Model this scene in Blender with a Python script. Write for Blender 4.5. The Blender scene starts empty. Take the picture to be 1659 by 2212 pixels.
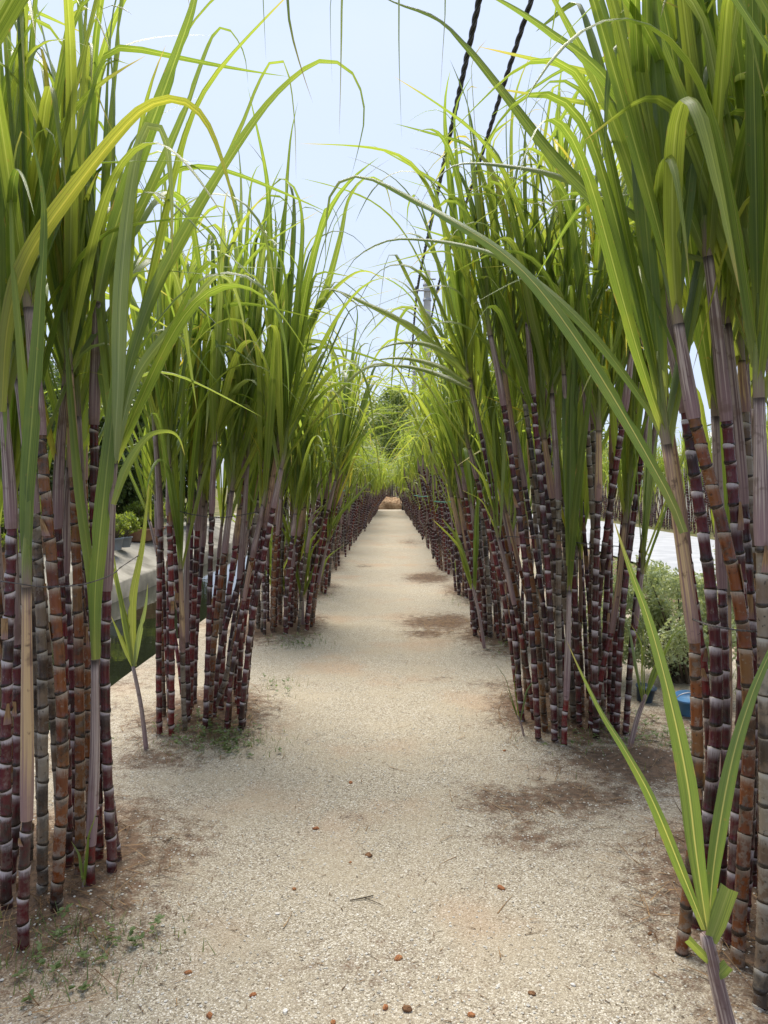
import bpy, math, random
import numpy as np
from mathutils import Vector, Matrix, noise as mnoise

random.seed(11)
rng = np.random.default_rng(11)
R = math.radians
scene = bpy.context.scene
COL = scene.collection
K = 0.463 / 740.0          # displayed photo pixel -> tangent


def at(px, py, d):
    """point of the photo (1659 px wide copy) at distance d along +Y from the camera."""
    return Vector(((px - 845) * K * d, d, 1.5 - (py - 1050) * K * d))


def gnd(px, py, z=0.0):
    d = (1.5 - z) / ((py - 1050) * K)
    return Vector(((px - 845) * K * d, d, z))


# ------------------------------------------------------------------ nodes
def nd(nt, typ, ins=None, **props):
    n = nt.nodes.new(typ)
    for k, v in props.items():
        setattr(n, k, v)
    if ins:
        for k, v in ins.items():
            s = n.inputs[k]
            if isinstance(v, bpy.types.NodeSocket):
                nt.links.new(v, s)
            else:
                s.default_value = v
    return n


def mth(nt, op, a, b=None, c=None, clamp=False):
    ins = {0: a}
    if b is not None:
        ins[1] = b
    if c is not None:
        ins[2] = c
    n = nd(nt, 'ShaderNodeMath', ins, operation=op, use_clamp=clamp)
    return n.outputs[0]


def mixc(nt, f, a, b, blend='MIX'):
    n = nt.nodes.new('ShaderNodeMix')
    n.data_type = 'RGBA'
    n.blend_type = blend
    for idx, v in ((0, f), (6, a), (7, b)):
        if isinstance(v, bpy.types.NodeSocket):
            nt.links.new(v, n.inputs[idx])
        else:
            if idx and len(v) == 3:
                v = (*v, 1)
            n.inputs[idx].default_value = v
    return n.outputs[2]


def sstep(nt, v, lo, hi):
    n = nd(nt, 'ShaderNodeMapRange', {0: v, 1: lo, 2: hi, 3: 0.0, 4: 1.0}, interpolation_type='SMOOTHSTEP')
    return n.outputs[0]


def ramp(nt, f, stops, interp='LINEAR'):
    n = nd(nt, 'ShaderNodeValToRGB', {0: f})
    cr = n.color_ramp
    cr.interpolation = interp
    while len(cr.elements) < len(stops):
        cr.elements.new(0.5)
    for e, (p, c) in zip(cr.elements, stops):
        e.position = p
        e.color = (*c, 1)
    return n.outputs[0]


def noise(nt, vec, scale, detail=3.0, rough=0.55):
    n = nd(nt, 'ShaderNodeTexNoise', {'Scale': scale, 'Detail': detail, 'Roughness': rough})
    if vec is not None:
        nt.links.new(vec, n.inputs['Vector'])
    return n.outputs[0]


def newmat(name):
    m = bpy.data.materials.new(name)
    m.use_nodes = True
    nt = m.node_tree
    nt.nodes.clear()
    out = nt.nodes.new('ShaderNodeOutputMaterial')
    return m, nt, out


def rnd_socket(nt):
    oi = nt.nodes.new('ShaderNodeObjectInfo')
    at_ = nd(nt, 'ShaderNodeAttribute', attribute_name='rnd')
    s = mth(nt, 'ADD', oi.outputs['Random'], at_.outputs['Fac'])
    return mth(nt, 'FRACT', s)


def simple_mat(name, c1, c2, scale=6.0, rough=0.8, bump=0.2, spec=0.3, bscale=None, metallic=0.0):
    m, nt, out = newmat(name)
    tc = nt.nodes.new('ShaderNodeTexCoord').outputs['Object']
    n1 = noise(nt, tc, scale, 5.0)
    f = sstep(nt, n1, 0.32, 0.68)
    col = mixc(nt, f, c1, c2)
    n2 = noise(nt, tc, bscale or scale * 6, 4.0)
    b = nd(nt, 'ShaderNodeBump', {'Strength': bump, 'Distance': 0.02, 'Height': n2})
    p = nd(nt, 'ShaderNodeBsdfPrincipled', {'Base Color': col, 'Roughness': rough, 'Normal': b.outputs[0],
                                            'Metallic': metallic, 'Specular IOR Level': spec})
    nt.links.new(p.outputs[0], out.inputs[0])
    return m


def leaf_mat(name, stops, mid, trans, under, midf=.55):
    m, nt, out = newmat(name)
    r = rnd_socket(nt)
    uv = nt.nodes.new('ShaderNodeUVMap').outputs[0]
    sp = nd(nt, 'ShaderNodeSeparateXYZ', {0: uv})
    u, v = sp.outputs[0], sp.outputs[1]
    col = ramp(nt, r, stops)
    # long veins
    cv = nd(nt, 'ShaderNodeCombineXYZ', {0: mth(nt, 'MULTIPLY', u, 26.0), 1: mth(nt, 'MULTIPLY', v, 2.2),
                                         2: mth(nt, 'MULTIPLY', r, 40.0)}).outputs[0]
    vein = noise(nt, cv, 1.0, 3.0, 0.6)
    col = mixc(nt, mth(nt, 'MULTIPLY', sstep(nt, vein, 0.35, 0.7), 0.5), col, (0.20, 0.25, 0.045))
    dv = nd(nt, 'ShaderNodeCombineXYZ', {0: mth(nt, 'MULTIPLY', u, 34.0), 1: v, 2: mth(nt, 'MULTIPLY', r, 17.0)}).outputs[0]
    fine = noise(nt, dv, 1.0, 1.0)
    col = mixc(nt, mth(nt, 'MULTIPLY', sstep(nt, fine, 0.47, 0.66), 0.5), col, (0.02, 0.042, 0.006))
    # yellowish base near the collar, dried tip on some
    col = mixc(nt, mth(nt, 'MULTIPLY', sstep(nt, v, 0.12, 0.0), 0.55), col, (0.24, 0.25, 0.07))
    tipf = mth(nt, 'MULTIPLY', sstep(nt, v, 0.86, 1.0), mth(nt, 'GREATER_THAN', r, 0.45))
    col = mixc(nt, mth(nt, 'MULTIPLY', tipf, 0.7), col, (0.30, 0.21, 0.09))
    # rust spots
    tc = nt.nodes.new('ShaderNodeTexCoord').outputs['Object']
    sp1 = noise(nt, tc, 55.0, 2.0)
    col = mixc(nt, mth(nt, 'MULTIPLY', sstep(nt, sp1, 0.70, 0.76), 0.55), col, (0.22, 0.14, 0.04))
    sp2 = noise(nt, tc, 7.0, 2.0)
    col = mixc(nt, mth(nt, 'MULTIPLY', sstep(nt, sp2, 0.5, 0.75), 0.3), col, (0.20, 0.22, 0.03))
    ue = mth(nt, 'ABSOLUTE', mth(nt, 'SUBTRACT', u, 0.5))
    cve = nd(nt, 'ShaderNodeCombineXYZ', {0: mth(nt, 'MULTIPLY', r, 51.0), 1: mth(nt, 'MULTIPLY', v, 14.0), 2: u}).outputs[0]
    en = noise(nt, cve, 1.0, 4.0, .7)
    ef = sstep(nt, mth(nt, 'ADD', ue, mth(nt, 'MULTIPLY', mth(nt, 'SUBTRACT', en, 0.5), 0.75)), 0.53, 0.60)
    col = mixc(nt, mth(nt, 'MULTIPLY', ef, 0.75), col, (0.27, 0.17, 0.06))
    # midrib
    du = mth(nt, 'ABSOLUTE', mth(nt, 'SUBTRACT', u, 0.5))
    mr = mth(nt, 'MULTIPLY', sstep(nt, du, 0.055, 0.02), midf)
    col = mixc(nt, mr, col, mid)
    g = nt.nodes.new('ShaderNodeNewGeometry')
    col2 = mixc(nt, mth(nt, 'MULTIPLY', g.outputs['Backfacing'], 0.35), col, under)
    bmp = nd(nt, 'ShaderNodeBump', {'Strength': 0.35, 'Distance': 0.003, 'Height': vein})
    p = nd(nt, 'ShaderNodeBsdfPrincipled', {'Base Color': col2, 'Roughness': 0.40, 'Specular IOR Level': 0.42,
                                            'Normal': bmp.outputs[0]})
    tcol = mixc(nt, 1.0, col, (2.75, 2.6, 1.7), 'MULTIPLY')
    t = nd(nt, 'ShaderNodeBsdfTranslucent', {'Color': tcol})
    mx = nd(nt, 'ShaderNodeMixShader', {0: trans, 1: p.outputs[0], 2: t.outputs[0]})
    nt.links.new(mx.outputs[0], out.inputs[0])
    return m


def cane_mat(name, c1, c2, c3, wax, waxcol, ringc, grime):
    m, nt, out = newmat(name)
    r = rnd_socket(nt)
    uv = nt.nodes.new('ShaderNodeUVMap').outputs[0]
    sp = nd(nt, 'ShaderNodeSeparateXYZ', {0: uv})
    u, v = sp.outputs[0], sp.outputs[1]
    t = mth(nt, 'FRACT', v)
    fl = mth(nt, 'FLOOR', v)
    wn = nd(nt, 'ShaderNodeTexWhiteNoise', {'W': mth(nt, 'ADD', fl, mth(nt, 'MULTIPLY', r, 91.0))}, noise_dimensions='1D')
    wr = wn.outputs['Value']
    geo = nt.nodes.new('ShaderNodeNewGeometry').outputs['Position']
    big = noise(nt, geo, 3.0, 3.0)
    f1 = mth(nt, 'ADD', mth(nt, 'MULTIPLY', wr, 0.55), mth(nt, 'MULTIPLY', big, 0.5))
    col = ramp(nt, f1, [(0.15, c1), (0.5, c2), (0.85, c3)])
    # streaks along the internode
    cv = nd(nt, 'ShaderNodeCombineXYZ', {0: mth(nt, 'MULTIPLY', u, 26.0), 1: mth(nt, 'MULTIPLY', v, 1.6),
                                         2: mth(nt, 'MULTIPLY', r, 33.0)}).outputs[0]
    st = noise(nt, cv, 1.0, 4.0, 0.65)
    patch = noise(nt, geo, 38.0, 4.0, 0.62)
    # wax bloom: under each node and in scraped patches
    wb = mth(nt, 'MULTIPLY', mth(nt, 'POWER', sstep(nt, t, mth(nt, 'ADD', 0.5, mth(nt, 'MULTIPLY', wr, .3)), 1.0), 1.3), mth(nt, 'ADD', 0.35, sstep(nt, st, 0.3, 0.6)))
    wp = mth(nt, 'MULTIPLY', sstep(nt, mth(nt, 'ADD', mth(nt, 'MULTIPLY', st, 0.6), mth(nt, 'MULTIPLY', patch, 0.5)), 0.62, 0.76), 0.6)
    w = mth(nt, 'MULTIPLY', mth(nt, 'MAXIMUM', wb, mth(nt, 'MULTIPLY', wp, mth(nt, 'ADD', wr, 0.25))), mth(nt, 'MULTIPLY', mth(nt, 'ADD', .5, mth(nt, 'MULTIPLY', mth(nt, 'FRACT', mth(nt, 'MULTIPLY', r, 7.31)), .6)), wax), clamp=True)
    col = mixc(nt, w, col, waxcol)
    # grime and lichen, heavier on the old low internodes
    z = nd(nt, 'ShaderNodeSeparateXYZ', {0: geo}).outputs[2]
    low = sstep(nt, z, 1.1, 0.0)
    gf = mth(nt, 'MULTIPLY', sstep(nt, mth(nt, 'ADD', patch, mth(nt, 'MULTIPLY', low, 0.13)), 0.54, 0.72), grime)
    col = mixc(nt, gf, col, (0.25, 0.225, 0.18))
    dark = noise(nt, geo, 70.0, 3.0)
    col = mixc(nt, mth(nt, 'MULTIPLY', sstep(nt, dark, 0.60, 0.72), 0.8), col, (0.018, 0.012, 0.01))
    sn = noise(nt, geo, 5.0, 2.0)
    soot = mth(nt, 'MULTIPLY', sstep(nt, mth(nt, 'ADD', sn, mth(nt, 'MULTIPLY', patch, .5)), .72, .92), .8)
    col = mixc(nt, soot, col, (0.02, 0.013, 0.011))
    col = mixc(nt, mth(nt, 'MULTIPLY', sstep(nt, t, mth(nt, 'ADD', .80, mth(nt, 'MULTIPLY', st, .16)), .97), mth(nt, 'MULTIPLY', wax, .75)), col, waxcol)
    # node rings
    col = mixc(nt, mth(nt, 'MULTIPLY', sstep(nt, t, 0.985, 0.995), 0.9), col, (0.42, 0.36, 0.27))
    col = mixc(nt, mth(nt, 'MULTIPLY', sstep(nt, t, mth(nt, 'ADD', .07, mth(nt, 'MULTIPLY', st, .11)), 0.06), 0.92), col, ringc)
    b = nd(nt, 'ShaderNodeBump', {'Strength': 0.28, 'Distance': 0.004,
                                  'Height': mth(nt, 'ADD', mth(nt, 'MULTIPLY', st, 0.6), patch)})
    ro = mth(nt, 'ADD', 0.17, mth(nt, 'MULTIPLY', mth(nt, 'MAXIMUM', w, gf), 0.45))
    p = nd(nt, 'ShaderNodeBsdfPrincipled', {'Base Color': col, 'Roughness': ro, 'Normal': b.outputs[0],
                                            'Specular IOR Level': 0.42})
    nt.links.new(p.outputs[0], out.inputs[0])
    return m


def sheath_mat(name, c1, c2, spot):
    m, nt, out = newmat(name)
    r = rnd_socket(nt)
    uv = nt.nodes.new('ShaderNodeUVMap').outputs[0]
    sp = nd(nt, 'ShaderNodeSeparateXYZ', {0: uv})
    u, v = sp.outputs[0], sp.outputs[1]
    cv = nd(nt, 'ShaderNodeCombineXYZ', {0: mth(nt, 'MULTIPLY', u, 14.0), 1: mth(nt, 'MULTIPLY', v, 1.2),
                                         2: mth(nt, 'MULTIPLY', r, 37.0)}).outputs[0]
    st = noise(nt, cv, 1.0, 4.0, 0.6)
    col = mixc(nt, sstep(nt, st, 0.42, 0.58), c1, c2)
    tc = nt.nodes.new('ShaderNodeTexCoord').outputs['Object']
    n2 = noise(nt, tc, 24.0, 3.0)
    col = mixc(nt, mth(nt, 'MULTIPLY', sstep(nt, n2, 0.62, 0.72), spot), col, (0.09, 0.05, 0.03))
    lf = sstep(nt, mth(nt, 'ADD', v, mth(nt, 'MULTIPLY', st, .7)), .75, .45)
    col = mixc(nt, mth(nt, 'MULTIPLY', lf, .7), col, (0.24, 0.145, 0.15))
    n3 = noise(nt, tc, 9.0, 4.0)
    col = mixc(nt, mth(nt, 'MULTIPLY', sstep(nt, n3, 0.56, 0.68), spot), col, (0.13, 0.075, 0.05))
    col = mixc(nt, mth(nt, 'MULTIPLY', sstep(nt, v, 0.93, 1.0), 0.85), col, (0.035, 0.022, 0.016))
    b = nd(nt, 'ShaderNodeBump', {'Strength': 0.4, 'Distance': 0.003, 'Height': st})
    p = nd(nt, 'ShaderNodeBsdfPrincipled', {'Base Color': col, 'Roughness': 0.55, 'Normal': b.outputs[0],
                                            'Specular IOR Level': 0.3})
    nt.links.new(p.outputs[0], out.inputs[0])
    return m


GREENS = [(0.0, (0.072, 0.118, 0.018)), (0.35, (0.105, 0.162, 0.023)), (0.7, (0.15, 0.20, 0.03)),
          (0.96, (0.19, 0.225, 0.038)), (0.992, (0.36, 0.28, 0.04))]
M = {}
M['leaf'] = leaf_mat('cane_leaf', GREENS, (0.30, 0.34, 0.10), 0.50, (0.20, 0.27, 0.13))
M['leaf_bright'] = leaf_mat('cane_leaf_bright', [(0.0, (0.105, 0.165, 0.024)), (0.6, (0.165, 0.22, 0.036)), (1.0, (0.24, 0.265, 0.05))],
                            (0.36, 0.38, 0.13), 0.42, (0.24, 0.31, 0.14), .38)
M['leaf_midrib'] = leaf_mat('cane_leaf_midrib', [(0.0, (0.085, 0.145, 0.02)), (1.0, (0.12, 0.185, 0.026))],
                            (0.46, 0.43, 0.15), 0.40, (0.20, 0.27, 0.13), .85)
M['leaf_pale'] = leaf_mat('cane_leaf_pale', [(0.0, (0.15, 0.20, 0.05)), (1.0, (0.22, 0.27, 0.085))],
                          (0.36, 0.40, 0.2), 0.4, (0.30, 0.38, 0.25))
M['leaf_yellow'] = leaf_mat('cane_leaf_yellow', [(0.0, (0.20, 0.21, 0.02)), (1.0, (0.27, 0.25, 0.025))],
                            (0.40, 0.36, 0.08), 0.4, (0.3, 0.33, 0.15))
M['leaf_dark'] = leaf_mat('cane_leaf_dark', [(0.0, (0.035, 0.065, 0.008)), (1.0, (0.075, 0.115, 0.013))],
                          (0.16, 0.2, 0.06), 0.35, (0.12, 0.17, 0.09))
M['maroon'] = cane_mat('cane_maroon', (0.026, 0.005, 0.007), (0.070, 0.007, 0.012), (0.105, 0.014, 0.019), 1.0,
                       (0.52, 0.46, 0.47), (0.014, 0.009, 0.007), 0.2)
M['red'] = cane_mat('cane_red', (0.075, 0.006, 0.008), (0.150, 0.009, 0.011), (0.11, 0.018, 0.018), 0.95,
                    (0.55, 0.49, 0.47), (0.022, 0.012, 0.008), 0.15)
M['amber'] = cane_mat('cane_amber', (0.075, 0.016, 0.007), (0.17, 0.045, 0.009), (0.16, 0.075, 0.025), 0.5,
                      (0.40, 0.34, 0.27), (0.012, 0.009, 0.007), 0.5)
M['grey'] = cane_mat('cane_grey', (0.06, 0.026, 0.014), (0.15, 0.10, 0.065), (0.29, 0.25, 0.19), 0.8,
                     (0.42, 0.39, 0.34), (0.016, 0.011, 0.009), 0.55)
M['sheath'] = sheath_mat('sheath_lilac', (0.15, 0.095, 0.092), (0.40, 0.315, 0.275), 0.5)
M['sheath_tan'] = sheath_mat('sheath_tan', (0.25, 0.145, 0.12), (0.52, 0.36, 0.19), 0.7)
M['husk'] = sheath_mat('dry_husk', (0.16, 0.085, 0.035), (0.36, 0.22, 0.10), 0.7)
M['sheath_green'] = sheath_mat('sheath_green', (0.12, 0.16, 0.03), (0.22, 0.24, 0.07), 0.15)


# ------------------------------------------------------------------ mesh helpers
def mesh_np(name, verts, faces, uvs=None, mats=(), rnd=None, matidx=None, smooth=True):
    """verts (n,3); faces list of index lists or (m,4) array; uvs per vertex (n,2)."""
    me = bpy.data.meshes.new(name)
    verts = np.asarray(verts, dtype=np.float32)
    if isinstance(faces, np.ndarray):
        m, k = faces.shape
        me.vertices.add(len(verts))
        me.vertices.foreach_set('co', verts.ravel())
        me.loops.add(m * k)
        me.polygons.add(m)
        me.loops.foreach_set('vertex_index', faces.ravel().astype(np.int32))
        me.polygons.foreach_set('loop_start', np.arange(0, m * k, k, dtype=np.int32))
    else:
        me.from_pydata(verts.tolist(), [], faces)
    for mt in mats:
        me.materials.append(mt)
    if matidx is not None:
        me.polygons.foreach_set('material_index', np.asarray(matidx, dtype=np.int32))
    me.polygons.foreach_set('use_smooth', np.full(len(me.polygons), smooth))
    me.update(calc_edges=True)
    if uvs is not None:
        uvl = me.uv_layers.new(name='UVMap')
        li = np.empty(len(me.loops), dtype=np.int32)
        me.loops.foreach_get('vertex_index', li)
        uvl.data.foreach_set('uv', np.asarray(uvs, dtype=np.float32)[li].ravel())
    if rnd is not None:
        a = me.attributes.new('rnd', 'FLOAT', 'FACE')
        a.data.foreach_set('value', np.asarray(rnd, dtype=np.float32))
    return me


def link(name, data, parent=None, loc=None, rot=None, scale=None):
    o = bpy.data.objects.new(name, data)
    COL.objects.link(o)
    if parent is not None:
        o.parent = parent
    if loc is not None:
        o.location = loc
    if rot is not None:
        o.rotation_euler = rot
    if scale is not None:
        o.scale = scale
    return o


def tag(o, label=None, cat=None, group=None, kind=None):
    if label:
        o['label'] = label
    if cat:
        o['category'] = cat
    if group:
        o['group'] = group
    if kind:
        o['kind'] = kind
    return o


def grid_faces(rows, cols, closed=False):
    f = []
    cc = cols if closed else cols - 1
    i = np.arange(rows - 1)[:, None]
    j = np.arange(cc)[None, :]
    j2 = (j + 1) % cols
    a = i * cols + j
    b = i * cols + j2
    c = (i + 1) * cols + j2
    d = (i + 1) * cols + j
    return np.stack([a, b, c, d], axis=-1).reshape(-1, 4)


def norm(a):
    return a / np.maximum(np.linalg.norm(a, axis=-1, keepdims=True), 1e-9)


def catmull(pts, n):
    P = np.asarray([tuple(p) for p in pts], dtype=float)
    seg = np.linalg.norm(np.diff(P, axis=0), axis=1)
    t = np.concatenate([[0], np.cumsum(np.sqrt(np.maximum(seg, 1e-6)))])
    # tangents (finite differences, non-uniform)
    m = np.zeros_like(P)
    for k in range(len(P)):
        a = max(k - 1, 0)
        b = min(k + 1, len(P) - 1)
        m[k] = (P[b] - P[a]) / (t[b] - t[a])
    # roughly even arc length samples
    tt = np.linspace(0, t[-1], n * 6)
    out = []
    for x in tt:
        k = min(np.searchsorted(t, x, side='right') - 1, len(P) - 2)
        h = t[k + 1] - t[k]
        s = (x - t[k]) / h
        h00 = 2 * s**3 - 3 * s**2 + 1
        h10 = s**3 - 2 * s**2 + s
        h01 = -2 * s**3 + 3 * s**2
        h11 = s**3 - s**2
        out.append(h00 * P[k] + h10 * h * m[k] + h01 * P[k + 1] + h11 * h * m[k + 1])
    out = np.array(out)
    L = np.concatenate([[0], np.cumsum(np.linalg.norm(np.diff(out, axis=0), axis=1))])
    ss = np.linspace(0, L[-1], n)
    return np.stack([np.interp(ss, L, out[:, k]) for k in range(3)], axis=1)


def tube(C, rad, sides=10, ring_v=None, caps=True):
    """tube along centre line C (n,3) with radii rad (n). returns verts, faces(ndarray quads), uv"""
    C = np.asarray(C, dtype=float)
    n = len(C)
    T = norm(np.gradient(C, axis=0))
    ref = np.array([0.0, 1.0, 0.0]) if abs(T[0][1]) < 0.8 else np.array([1.0, 0, 0])
    A = norm(np.cross(T, ref))
    B = np.cross(T, A)
    ang = np.linspace(0, 2 * np.pi, sides, endpoint=False)
    rad = np.asarray(rad).reshape(n, 1, 1)
    V = C[:, None, :] + rad * (np.cos(ang)[None, :, None] * A[:, None, :] + np.sin(ang)[None, :, None] * B[:, None, :])
    V = V.reshape(-1, 3)
    F = grid_faces(n, sides, True)
    if ring_v is None:
        ring_v = np.linspace(0, 1, n)
    uu = np.abs(np.linspace(-1, 1, sides, endpoint=False))      # mirrored, no seam
    UV = np.stack([np.tile(uu, n), np.repeat(ring_v, sides)], axis=1)
    if caps:
        V = np.vstack([V, C[-1:]])
        UV = np.vstack([UV, [[0.5, ring_v[-1]]]])
        base = (n - 1) * sides
        j = np.arange(sides)
        top = np.stack([base + j, base + (j + 1) % sides, np.full(sides, len(V) - 1), np.full(sides, len(V) - 1)], axis=1)
        # degenerate quads -> keep triangles by repeating index is illegal; offset centre instead
        V = np.vstack([V, C[-1:] + T[-1:] * 1e-4])
        UV = np.vstack([UV, [[0.5, ring_v[-1]]]])
        half = sides // 2
        # build quads (fan of pairs)
        quads = []
        for k in range(0, sides, 2):
            quads.append([base + k, base + (k + 1) % sides, base + (k + 2) % sides, len(V) - 1])
        F = np.vstack([F, np.array(quads)])
    return V, F, UV


class Bag:
    """collects geometry into one mesh"""

    def __init__(self):
        self.v, self.f, self.uv, self.mi, self.r, self.n = [], [], [], [], [], 0

    def add(self, V, F, UV=None, mi=0, r=0.0):
        V = np.asarray(V, dtype=float)
        F = np.asarray(F)
        self.v.append(V)
        self.f.append(F + self.n)
        self.uv.append(np.zeros((len(V), 2)) if UV is None else UV)
        self.mi.append(np.full(len(F), mi))
        self.r.append(np.full(len(F), r))
        self.n += len(V)

    def tube(self, C, rad, sides=8, mi=0, r=0.0, ring_v=None):
        self.add(*tube(C, np.broadcast_to(np.asarray(rad, dtype=float), (len(C),)), sides, ring_v), mi=mi, r=r)

    def box(self, c, s, rotz=0.0, mi=0):
        x, y, z = np.array(s) / 2
        V = np.array([[a, b, d] for d in (-z, z) for a, b in ((-x, -y), (x, -y), (x, y), (-x, y))])
        ca, sa = math.cos(rotz), math.sin(rotz)
        V = V @ np.array([[ca, sa, 0], [-sa, ca, 0], [0, 0, 1]]) + np.array(c)
        F = np.array([[3, 2, 1, 0], [4, 5, 6, 7], [0, 1, 5, 4], [1, 2, 6, 5], [2, 3, 7, 6], [3, 0, 4, 7]])
        self.add(V, F, mi=mi)

    def lathe(self, prof, c=(0, 0, 0), sides=20, mi=0):
        prof = np.array(prof, dtype=float)
        ang = np.linspace(0, 2 * np.pi, sides, endpoint=False)
        V = np.stack([prof[:, None, 0] * np.cos(ang), prof[:, None, 0] * np.sin(ang),
                      np.repeat(prof[:, 1:2], sides, 1)], axis=-1).reshape(-1, 3) + np.array(c)
        self.add(V, grid_faces(len(prof), sides, True), mi=mi)

    def mesh(self, name, mats, smooth=True):
        return mesh_np(name, np.vstack(self.v), np.vstack(self.f), np.vstack(self.uv), mats,
                       np.concatenate(self.r), np.concatenate(self.mi), smooth)

    def obj(self, name, mats, parent=None, loc=None, smooth=True):
        return link(name, self.mesh(name, mats, smooth), parent, loc)


# ------------------------------------------------------------------ leaves
def blade(C, S, w, fold=0.35, cols=5, ripple=0.0, seed=0.0):
    """a strap leaf along centre line C with side vectors S, width w (max)"""
    n = len(C)
    T = norm(np.gradient(C, axis=0))
    S = norm(S - (S * T).sum(1, keepdims=True) * T)
    Nn = norm(np.cross(S, T))
    v = np.linspace(0, 1, n)
    prof = np.clip(0.52 + 1.9 * v, 0, 1) * np.clip((1.0 - v) / 0.62, 0, 1) ** 0.8
    prof = np.maximum(prof, 0.012)
    u = np.linspace(-1, 1, cols)
    hw = np.ones((n, cols))
    for q in range(random.randint(0, 3)):
        c0 = random.randint(int(n * .2), n - 2)
        e = random.choice((0, cols - 1))
        hw[c0:c0 + random.randint(1, 2), e] *= ru(.45, .85)
    fo = fold * (1.0 + 1.6 * np.exp(-v * 9))
    half = (w * 0.5 * prof)[:, None, None]
    rp = ripple * np.sin(v * 37 + seed)[:, None, None] * (u[None, :, None])
    V = C[:, None, :] + half * hw[:, :, None] * (u[None, :, None] * S[:, None, :]
                                + (fo[:, None, None] * np.abs(u)[None, :, None] ** 1.4 + rp) * Nn[:, None, :])
    UV = np.stack([np.tile((u + 1) / 2, n), np.repeat(v, cols)], axis=1)
    return V.reshape(-1, 3), grid_faces(n, cols), UV


def leaf_local(L, th0, A, s0, wd, w, n=18, cols=5, twist=0.6, sway=0.1):
    """leaf growing from the origin, up z and bending toward +x"""
    s = np.linspace(0, 1, n)
    lg = 1 / (1 + np.exp(-(s - s0) / wd))
    lg = (lg - lg[0]) / (lg[-1] - lg[0] + 1e-6)
    th = th0 + A * lg
    phi = sway * np.sin(s * 2.6)
    ds = L / (n - 1)
    d = np.stack([np.sin(th) * np.cos(phi), np.sin(th) * np.sin(phi), np.cos(th)], axis=1)
    C = np.concatenate([[[0, 0, 0]], np.cumsum((d[:-1] + d[1:]) / 2 * ds, axis=0)])
    S = np.stack([-np.sin(phi), np.cos(phi), np.zeros(n)], axis=1)
    T = norm(np.gradient(C, axis=0))
    tw = twist * s
    Nn = np.cross(T, S)
    S = S * np.cos(tw)[:, None] + Nn * np.sin(tw)[:, None]
    return blade(C, S, w, 0.34, cols, 0.06, th0 * 50)


LV = {}
LVF = {}


def ru(a, b):
    return random.uniform(a, b)


for cat, (t0, t1, a0, a1, s0, s1, l0, l1) in {
    'low': (14, 30, 60, 150, 0.50, 0.78, 1.15, 1.6),
    'mid': (6, 17, 40, 150, 0.64, 0.86, 1.35, 1.8),
    'up': (1, 8, 15, 165, 0.74, 0.93, 1.2, 1.7),
    'shoot': (5, 26, 0, 45, 0.5, 0.8, 0.45, 0.85),
}.items():
    LV[cat], LVF[cat] = [], []
    for i in range(16):
        p = (ru(l0, l1), R(ru(t0, t1)), R(ru(a0, a1)), ru(s0, s1), ru(0.03, 0.085) if i % 6 else ru(.008, .016),
             ru(0.036, 0.058) if cat != 'shoot' else ru(0.034, 0.05))
        tw, sw = ru(-.9, .9), ru(-0.35, 0.35)
        V, F, UV = leaf_local(*p, n=22, cols=5, twist=tw, sway=sw)
        LV[cat].append(mesh_np('leaf', V, F, UV, [M['leaf']]))
        LVF[cat].append(leaf_local(*p, n=11, cols=3, twist=tw, sway=sw))
LVM = {}
for mat in ('leaf_bright', 'leaf_pale', 'leaf_yellow', 'leaf_dark'):
    LVM[mat] = {}
    for cat in LV:
        LVM[mat][cat] = []
        for me in LV[cat][:8]:
            m2 = me.copy()
            m2.materials[0] = M[mat]
            LVM[mat][cat].append(m2)


def leaf_mesh(cat):
    x = random.random()
    if x < 0.70:
        return random.choice(LV[cat])
    if x < 0.86:
        return random.choice(LVM['leaf_bright'][cat])
    if x < 0.92:
        return random.choice(LVM['leaf_dark'][cat])
    if x < 0.99:
        return random.choice(LVM['leaf_pale'][cat])
    return random.choice(LVM['leaf_yellow'][cat])


CAM = np.array([0, 0, 1.5])


def hero_leaf(root, pts, w, mat='leaf', roll=(0.2, 0.6), n=34, fold=0.32):
    """leaf through given world points"""
    w = w * .88
    C = catmull(pts, n)
    T = norm(np.gradient(C, axis=0))
    view = norm(C - CAM)
    S = norm(np.cross(T, view))
    rr = np.linspace(roll[0], roll[1], n)[:, None]
    Nn = np.cross(T, S)
    S = S * np.cos(rr) + Nn * np.sin(rr)
    V, F, UV = blade(C, S, w, fold, 7, 0.05, pts[0][0])
    V = V - np.array(root.location)
    me = mesh_np('leaf', V, F, UV, [M[mat]])
    return link('leaf', me, root)


# ------------------------------------------------------------------ canes
def stem_rings(length, r0, r1, bulge, lower_short=True):
    """s positions, radii and node coordinate along a stem"""
    s, rad, vv = [], [], []
    pos, k = 0.0, random.randint(0, 40)
    while pos < length:
        f = pos / length
        il = (0.062 if f < 0.08 else 0.098 if f < 0.62 else 0.098 - 0.05 * (f - 0.62) / 0.38) * ru(0.82, 1.18)
        il = min(il, max(length - pos, 0.02))
        r = r0 + (r1 - r0) * f
        for t, q in ((0.02, 1.10), (0.06, 1.13), (0.13, 1.0), (0.35, 0.95 + bulge), (0.68, 0.96 + bulge), (0.92, 1.02), (0.985, 1.08)):
            s.append(pos + il * t)
            rad.append(r * q)
            vv.append(k + t)
        pos += il
        k += 1
    return np.array(s), np.array(rad), np.array(vv)


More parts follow.
